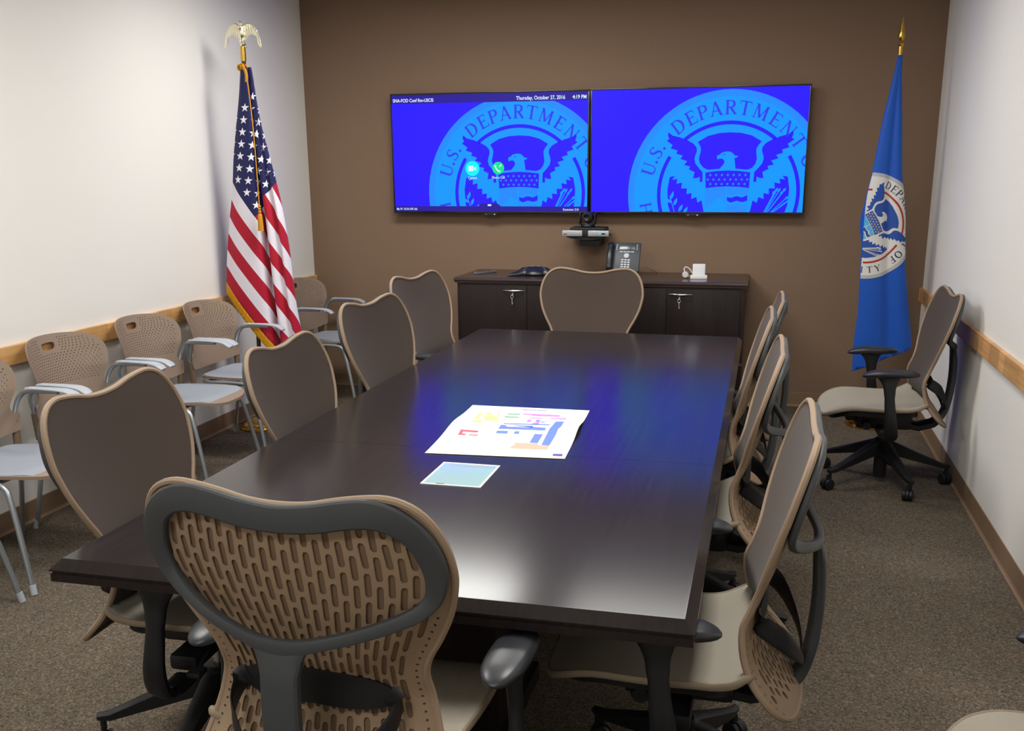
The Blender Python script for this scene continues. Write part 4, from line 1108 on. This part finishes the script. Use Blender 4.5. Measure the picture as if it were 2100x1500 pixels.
def art_on(name, D, items, keymats, parent, off, ds=.02, dz=.05, win=None):
    """polygons given in (s, z) laid on the cloth"""
    keys = list(keymats); V = []; F = []; I = []
    for layer, key, poly in items:
        if key not in keymats: continue
        for tri in triangulate(poly):
            s0 = min(p[0] for p in tri); s1 = max(p[0] for p in tri); z0 = min(p[1] for p in tri); z1 = max(p[1] for p in tri)
            for a in range(int(math.floor(s0/ds)), int(math.floor(s1/ds))+1):
                for b in range(int(math.floor(z0/dz)), int(math.floor(z1/dz))+1):
                    c = clip_rect(tri, a*ds, (a+1)*ds, b*dz, (b+1)*dz)
                    if not c: continue
                    k = len(V)
                    for s_, z in c:
                        if win: s_ = max(win(z), s_)
                        p = D.at(s_, z); e = D.at(s_+.004, z); tn = (e-p); nr = Vector((tn.y, -tn.x, 0)).normalized()
                        V.append(p + nr*(off + .0007*layer))
                    F.append(tuple(range(k, k+len(c)))); I.append(keys.index(key))
    return mesh(name, V, F, None, parent, False, mats=[keymats[k] for k in keys], idx=I, clean=False)

t = empty('national_flag', (0, 0, 0), 0, 'stars and stripes flag with gold fringe on a brass-based pole by the left wall', 'flag')
cells = []; cells2 = []
NS, NZ = 90, 70
smin, smax = -.14, .78
for j in range(NZ):
    z0 = .52 + (2.236-.52)*j/NZ; z1 = .52 + (2.236-.52)*(j+1)/NZ
    for i in range(NS):
        s0 = smin + (smax-smin)*i/NS; s1 = smin + (smax-smin)*(i+1)/NS
        c = [(s0, z0), (s1, z0), (s1, z1), (s0, z1)]
        lo = lambda s_, z: s_ - us_rows(z)[1]
        hi = lambda s_, z: us_rows(z)[1] + US.length(z) - s_
        c = clip_cell(c, lo)
        if len(c) >= 3: c = clip_cell(c, hi)
        if len(c) >= 3: c = clip_cell(c, lambda s_, z: FW - us_ab(s_, z)[0])
        if len(c) < 3: continue
        a = clip_cell(c, lambda s_, z: FH - us_ab(s_, z)[1])
        if len(a) >= 3: cells.append(a)
        b = clip_cell(c, lambda s_, z: us_ab(s_, z)[1] - FH)
        if len(b) >= 3: b = clip_cell(b, lambda s_, z: FH + .045 - us_ab(s_, z)[1])
        if len(b) >= 3: cells2.append(b)
M['flag'] = flag_shader(); M['star'] = mat('white_stitched_star', (236, 236, 244), .6)
fl = cloth('flag_cloth', US, cells, M['flag'], t, us_ab)
cloth('fringe', US, cells2, M['fringe'], fl, us_ab)
stars = []
for i in range(9):
    for j in range(11):
        if (i+j) % 2: continue
        a, b = CAN*(j+1)/12, FH*7/13*(i+1)/10; s_, z = us_sz(a, b)
        if not (.6 < z < 2.24): continue
        l0 = hinterp(z, FZ, FL)-hinterp(z, FZ, FX)
        if s_ < l0-.01 or s_ > l0+US.length(z): continue
        r = .027; rot = math.degrees(math.atan2(CT_, ST_))      # flag 'up' direction seen in (s, z)
        stars.append((0, 's', [(max(p[0], l0), min(p[1], 2.26)) for p in star(s_, z, r, 90-0)]))
art_on('stars', US, stars, {'s': M['star']}, fl, .0022, .012, .03)
B0, T0 = Vector((.215, -1.355, 0)), Vector((fx(.322), -1.40, 2.30))
def onp(z): return B0 + (T0-B0)*(z/2.30)
g = G(); g.sweep([onp(.05), onp(2.278)], (.013, .013), 14, up=(0, 1, 0)); g.build('pole', M['pole'], t)
g = G(); g.lathe([(0, 0), (.148, .0), (.150, .006), (.148, .012), (.140, .016), (.136, .026), (.12, .04), (.09, .054), (.05, .064), (.03, .07), (.026, .085), (.026, .14), (.02, .145), (0, .146)], 40, (B0.x, B0.y, 0.0005)); g.build('weighted_base', M['gold'], t)
q = onp(2.272); dv = (T0-B0).normalized()
g = G(); g.lathe([(0, .0), (.0155, .0), (.0155, .080), (.012, .084), (0, .085)], 20, q); g.build('ferrule', M['gold'], t)
# gilt eagle: body, head, tail and two spread wings with feathers
g = G(); e = q + Vector((0, 0, .083))
g.lathe([(0, 0), (.012, .002), (.018, .010), (.018, .018), (.010, .026), (0, .028)], 18, e)
g.sweep(smooth_path([e+Vector((0, 0, .022)), e+Vector((0, -.006, .045)), e+Vector((0, -.012, .075)), e+Vector((0, -.010, .10)), e+Vector((0, -.012, .118)), e+Vector((.0, -.016, .132)), e+Vector((-.004, -.026, .137))], 4), [(.010, .010)]*2 + [(.014, .013)]*4 + [(.019, .016)]*6 + [(.016, .013)]*4 + [(.011, .010)]*3 + [(.011, .010)]*3 + [(.006, .006)]*2 + [(.003, .003)], 14, up=(0, 1, 0))
g.sweep([e+Vector((0, .004, .04)), e+Vector((0, .012, .01)), e+Vector((0, .016, -.005))], [(.008, .004), (.016, .004), (.018, .003)], 10, up=(0, 1, 0))
for sd in (-1, 1): g.sweep([e+Vector((sd*.008, -.006, .05)), e+Vector((sd*.010, -.014, .026)), e+Vector((sd*.010, -.018, .018))], [(.006, .006), (.004, .004), (.005, .003)], 8, up=(0, 1, 0))
eg = g.build('eagle_finial', M['palegold'], t)
for sd in (-1, 1):
    g = G(); top = smooth_path([(sd*.008, 0, .098), (sd*.030, .004, .122), (sd*.058, .008, .122), (sd*.084, .010, .098), (sd*.100, .012, .060), (sd*.106, .012, .018)], 4)
    n = len(top)
    for k in range(11):      # feathers hanging from the leading edge
        f = (k+1)/11; i0 = min(n-2, int(f*(n-1))); p = top[i0]; L = .058*(1-.72*f) + .020
        d = Vector((sd*(.12+.28*f), .02, -1)).normalized()
        a = e + Vector(p) + Vector((0, -.001*k, 0)); g.sweep([a, a+d*L*.5, a+d*L], [(.0095, .003), (.0095, .0026), (.004, .0015)], 8, up=(0, 1, 0))
    for k in range(8):
        f = (k+.5)/9; p = top[min(n-1, int(f*(n-1)))]; d = Vector((sd*(.05+.2*f), -.02, -1)).normalized(); a = e+Vector(p)+Vector((0, -.005, 0)); g.sweep([a, a+d*.03*(1-.5*f)], [(.006, .003), (.003, .002)], 8, up=(0, 1, 0))
    g.sweep([e+Vector(p) for p in top], [(.0075*(1-.5*k/n), .006*(1-.5*k/n)) for k in range(n)], 10, up=(0, 1, 0))
    g.build('wing', M['palegold'], eg)
# gold knot, cord and tassel
g = G()
for a in range(5):
    c0 = onp(2.236) + Vector((.020*math.cos(a*1.3+3.6), -.012+.014*math.sin(a*1.3+3.6), .004*math.sin(a*2)))
    g.sweep(smooth_path([c0+Vector((.010*math.cos(k*PI/3), -.004, .014*math.sin(k*PI/3))) for k in range(6)], 3, True), (.006, .006), 8, up=(0, 1, 0), closed=True)
g.sweep(smooth_path([onp(2.242)+Vector((.01, -.04, 0)), onp(2.225)+Vector((.03, -.052, 0)), onp(2.19)+Vector((.042, -.055, 0)), onp(2.15)+Vector((.040, -.055, 0))], 4), [(.007, .007)]*5 + [(.009, .008)]*8, 8, up=(0, 1, 0))
kn = g.build('gold_knot', M['cord'], t)
g = G(); P = smooth_path([(fx(.364), YF-.03, 2.17), (fx(.376), YF-.03, 2.0), (fx(.383), YF-.03, 1.8), (fx(.385), YF-.03, 1.6), (fx(.386), YF-.03, 1.43)], 5); g.sweep(P, (.0035, .0035), 8, up=(0, 1, 0))
g.build('cord', M['cord'], t)
g = G(); g.lathe([(0, .105), (.006, .105), (.010, .095), (.006, .088), (.010, .080), (.006, .073), (.011, .064), (.007, .056), (.013, .045), (.016, .0), (.018, -.05), (0, -.05)], 16, (fx(.386), YF-.03, 1.33)); g.build('tassel', M['cord'], t)

# --- blue department flag
DZ = [.30, .354, .561, .75, .997, 1.179, 1.328, 1.476, 1.622, 1.908, 2.159, 2.29]
DL = [3.966, 3.968, 3.965, 3.975, 3.968, 3.968, 3.965, 3.971, 3.994, 4.028, 4.068, 4.086]
DR = [4.33, 4.322, 4.312, 4.282, 4.243, 4.221, 4.209, 4.188, 4.167, 4.142, 4.118, 4.112]
YD = -.5
def dh_rows(z):
    l, r = hinterp(z, DZ, DL), hinterp(z, DZ, DR); w = r-l; a = min(1, w/.25); bul = .012*math.exp(-((z-1.30)/.12)**2)
    ctrl = [(l-bul*2+.004, YD+.030), (l-bul, YD+.016), (l+.004, YD+.002), (l+w*.2, YD-.014*a), (l+w*.42, YD-.010*a), (l+w*.60, YD+.012*a), (l+w*.78, YD-.006*a), (l+w*.93, YD+.004), (r, YD+.028*a), (r-.01, YD+.06*a), (r-w*.3, YD+.085*a), (l+w*.4, YD+.095*a), (l+w*.1, YD+.075*a), (l+.02, YD+.05*a)]
    P = curve_pts(ctrl, 4); s0 = 0     # s = 0 at the left fold of the front panel
    d = sum(math.hypot(b[0]-a_[0], b[1]-a_[1]) for a_, b in zip(P[:8], P[1:9]))
    return P, -d
DH = Drape(dh_rows)
t = empty('department_flag', (0, 0, 0), 0, 'blue flag with round white seal and gold spear tip beside the right wall', 'flag')
def bot(s_): return .365 + .44*max(0, s_) if s_ < .4 else .541 + .1*(s_-.4)
cells = []
for j in range(60):
    z0 = .34 + (2.288-.34)*j/60; z1 = .34 + (2.288-.34)*(j+1)/60
    for i in range(140):
        s0 = -.06 + .90*i/140; s1 = -.06 + .90*(i+1)/140; c = [(s0, z0), (s1, z0), (s1, z1), (s0, z1)]
        c = clip_cell(c, lambda s_, z: s_ - dh_rows(z)[1])
        if len(c) >= 3: c = clip_cell(c, lambda s_, z: dh_rows(z)[1] + DH.length(z) - s_)
        if len(c) >= 3: c = clip_cell(c, lambda s_, z: z - bot(s_))
        if len(c) >= 3: cells.append(c)
fl = cloth('flag_cloth', DH, cells, mat('royal_blue_cloth', (22, 82, 180), .55, spec=.3, sheen=.1), t)
RS = .325; rot = R(-62); KX = 1.0
def dmap(u, v):
    z = 1.286 + RS*(u*math.sin(rot)+v*math.cos(rot)); return (3.984 - hinterp(z, DZ, DL) + KX*RS*(u*math.cos(rot)-v*math.sin(rot)), z)
items = []
for layer, key, poly in ART:
    pa = math.degrees(math.atan2(sum(p[1] for p in poly), sum(p[0] for p in poly)))
    if key == 'text' and 138 < pa < 172: continue      # gathered into the fold
    q2 = [dmap(*p) for p in poly]
    for tri in triangulate(q2):
        c = clip_rect(tri, 0.0, .30, .5, 2.0)
        if c: items.append((layer, key, c))
FMK = {'edge': mat('silver_stitch', (176, 176, 180), .6), 'field': mat('white_seal_cloth', (214, 212, 206), .7), 'text': mat('navy_letters', (38, 48, 82), .7), 'arc': mat('red_arc', (170, 42, 34), .6),
       'sky': mat('seal_blue', (26, 72, 158), .6)}
FMK['wing'] = FMK['sky']; FMK['low'] = FMK['sky']; FMK['head'] = FMK['field']; FMK['chief'] = mat('chief_blue', (60, 84, 150), .6); FMK['star'] = FMK['field']
FMK['mount'] = mat('shield_cyan', (70, 170, 225), .6); FMK['mid'] = FMK['mount']; FMK['wave'] = FMK['sky']
art_on('seal', DH, items, FMK, fl, .0034, .01, .04)
B0 = Vector((4.10, -.44, 0)); g = G(); g.sweep([B0+Vector((0, 0, .05)), (4.10, -.46, 2.30)], (.013, .013), 14, up=(0, 1, 0)); g.build('pole', M['pole'], t)
g = G(); g.lathe([(0, 0), (.148, .0), (.150, .006), (.148, .012), (.140, .016), (.136, .026), (.12, .04), (.09, .054), (.05, .064), (.03, .07), (.026, .085), (.026, .14), (0, .146)], 40, (4.10, -.44, .0005)); g.build('weighted_base', M['gold'], t)
g = G(); g.lathe([(0, 0), (.0135, 0), (.0135, .055), (.017, .058), (.020, .070), (.014, .082), (.010, .088), (.019, .10), (.021, .112), (.016, .14), (.010, .18), (.004, .215), (0, .225)], 20, (4.10, -.46, 2.285)); g.build('spear_finial', M['gold'], t)

# ---------------------------------------------------------------- camera
cam = bpy.data.cameras.new('camera'); co = bpy.data.objects.new('camera', cam); C.objects.link(co)
cam.sensor_width = 36; cam.lens = 34.56323; cam.shift_x = -0.01357; cam.shift_y = 0.05664; cam.clip_start = .05
r_, u_, f_ = Vector([0.972405, 0.233252, -0.00471]), Vector([-0.053618, 0.243087, 0.968522]), Vector([-0.227054, 0.941543, -0.248885])
co.matrix_world = Matrix(((r_.x, u_.x, -f_.x, 3.37640), (r_.y, u_.y, -f_.y, -7.06013), (r_.z, u_.z, -f_.z, 1.62958), (0, 0, 0, 1)))
bpy.context.scene.camera = co
w_ = bpy.data.worlds.new('world'); bpy.context.scene.world = w_; w_.use_nodes = True
w_.node_tree.nodes['Background'].inputs[0].default_value = (0, 0, 0, 1)
vs = bpy.context.scene.view_settings
vs.view_transform = 'Standard'; vs.look = 'None'; vs.gamma = 1; vs.use_curve_mapping = False; vs.exposure = 0.0
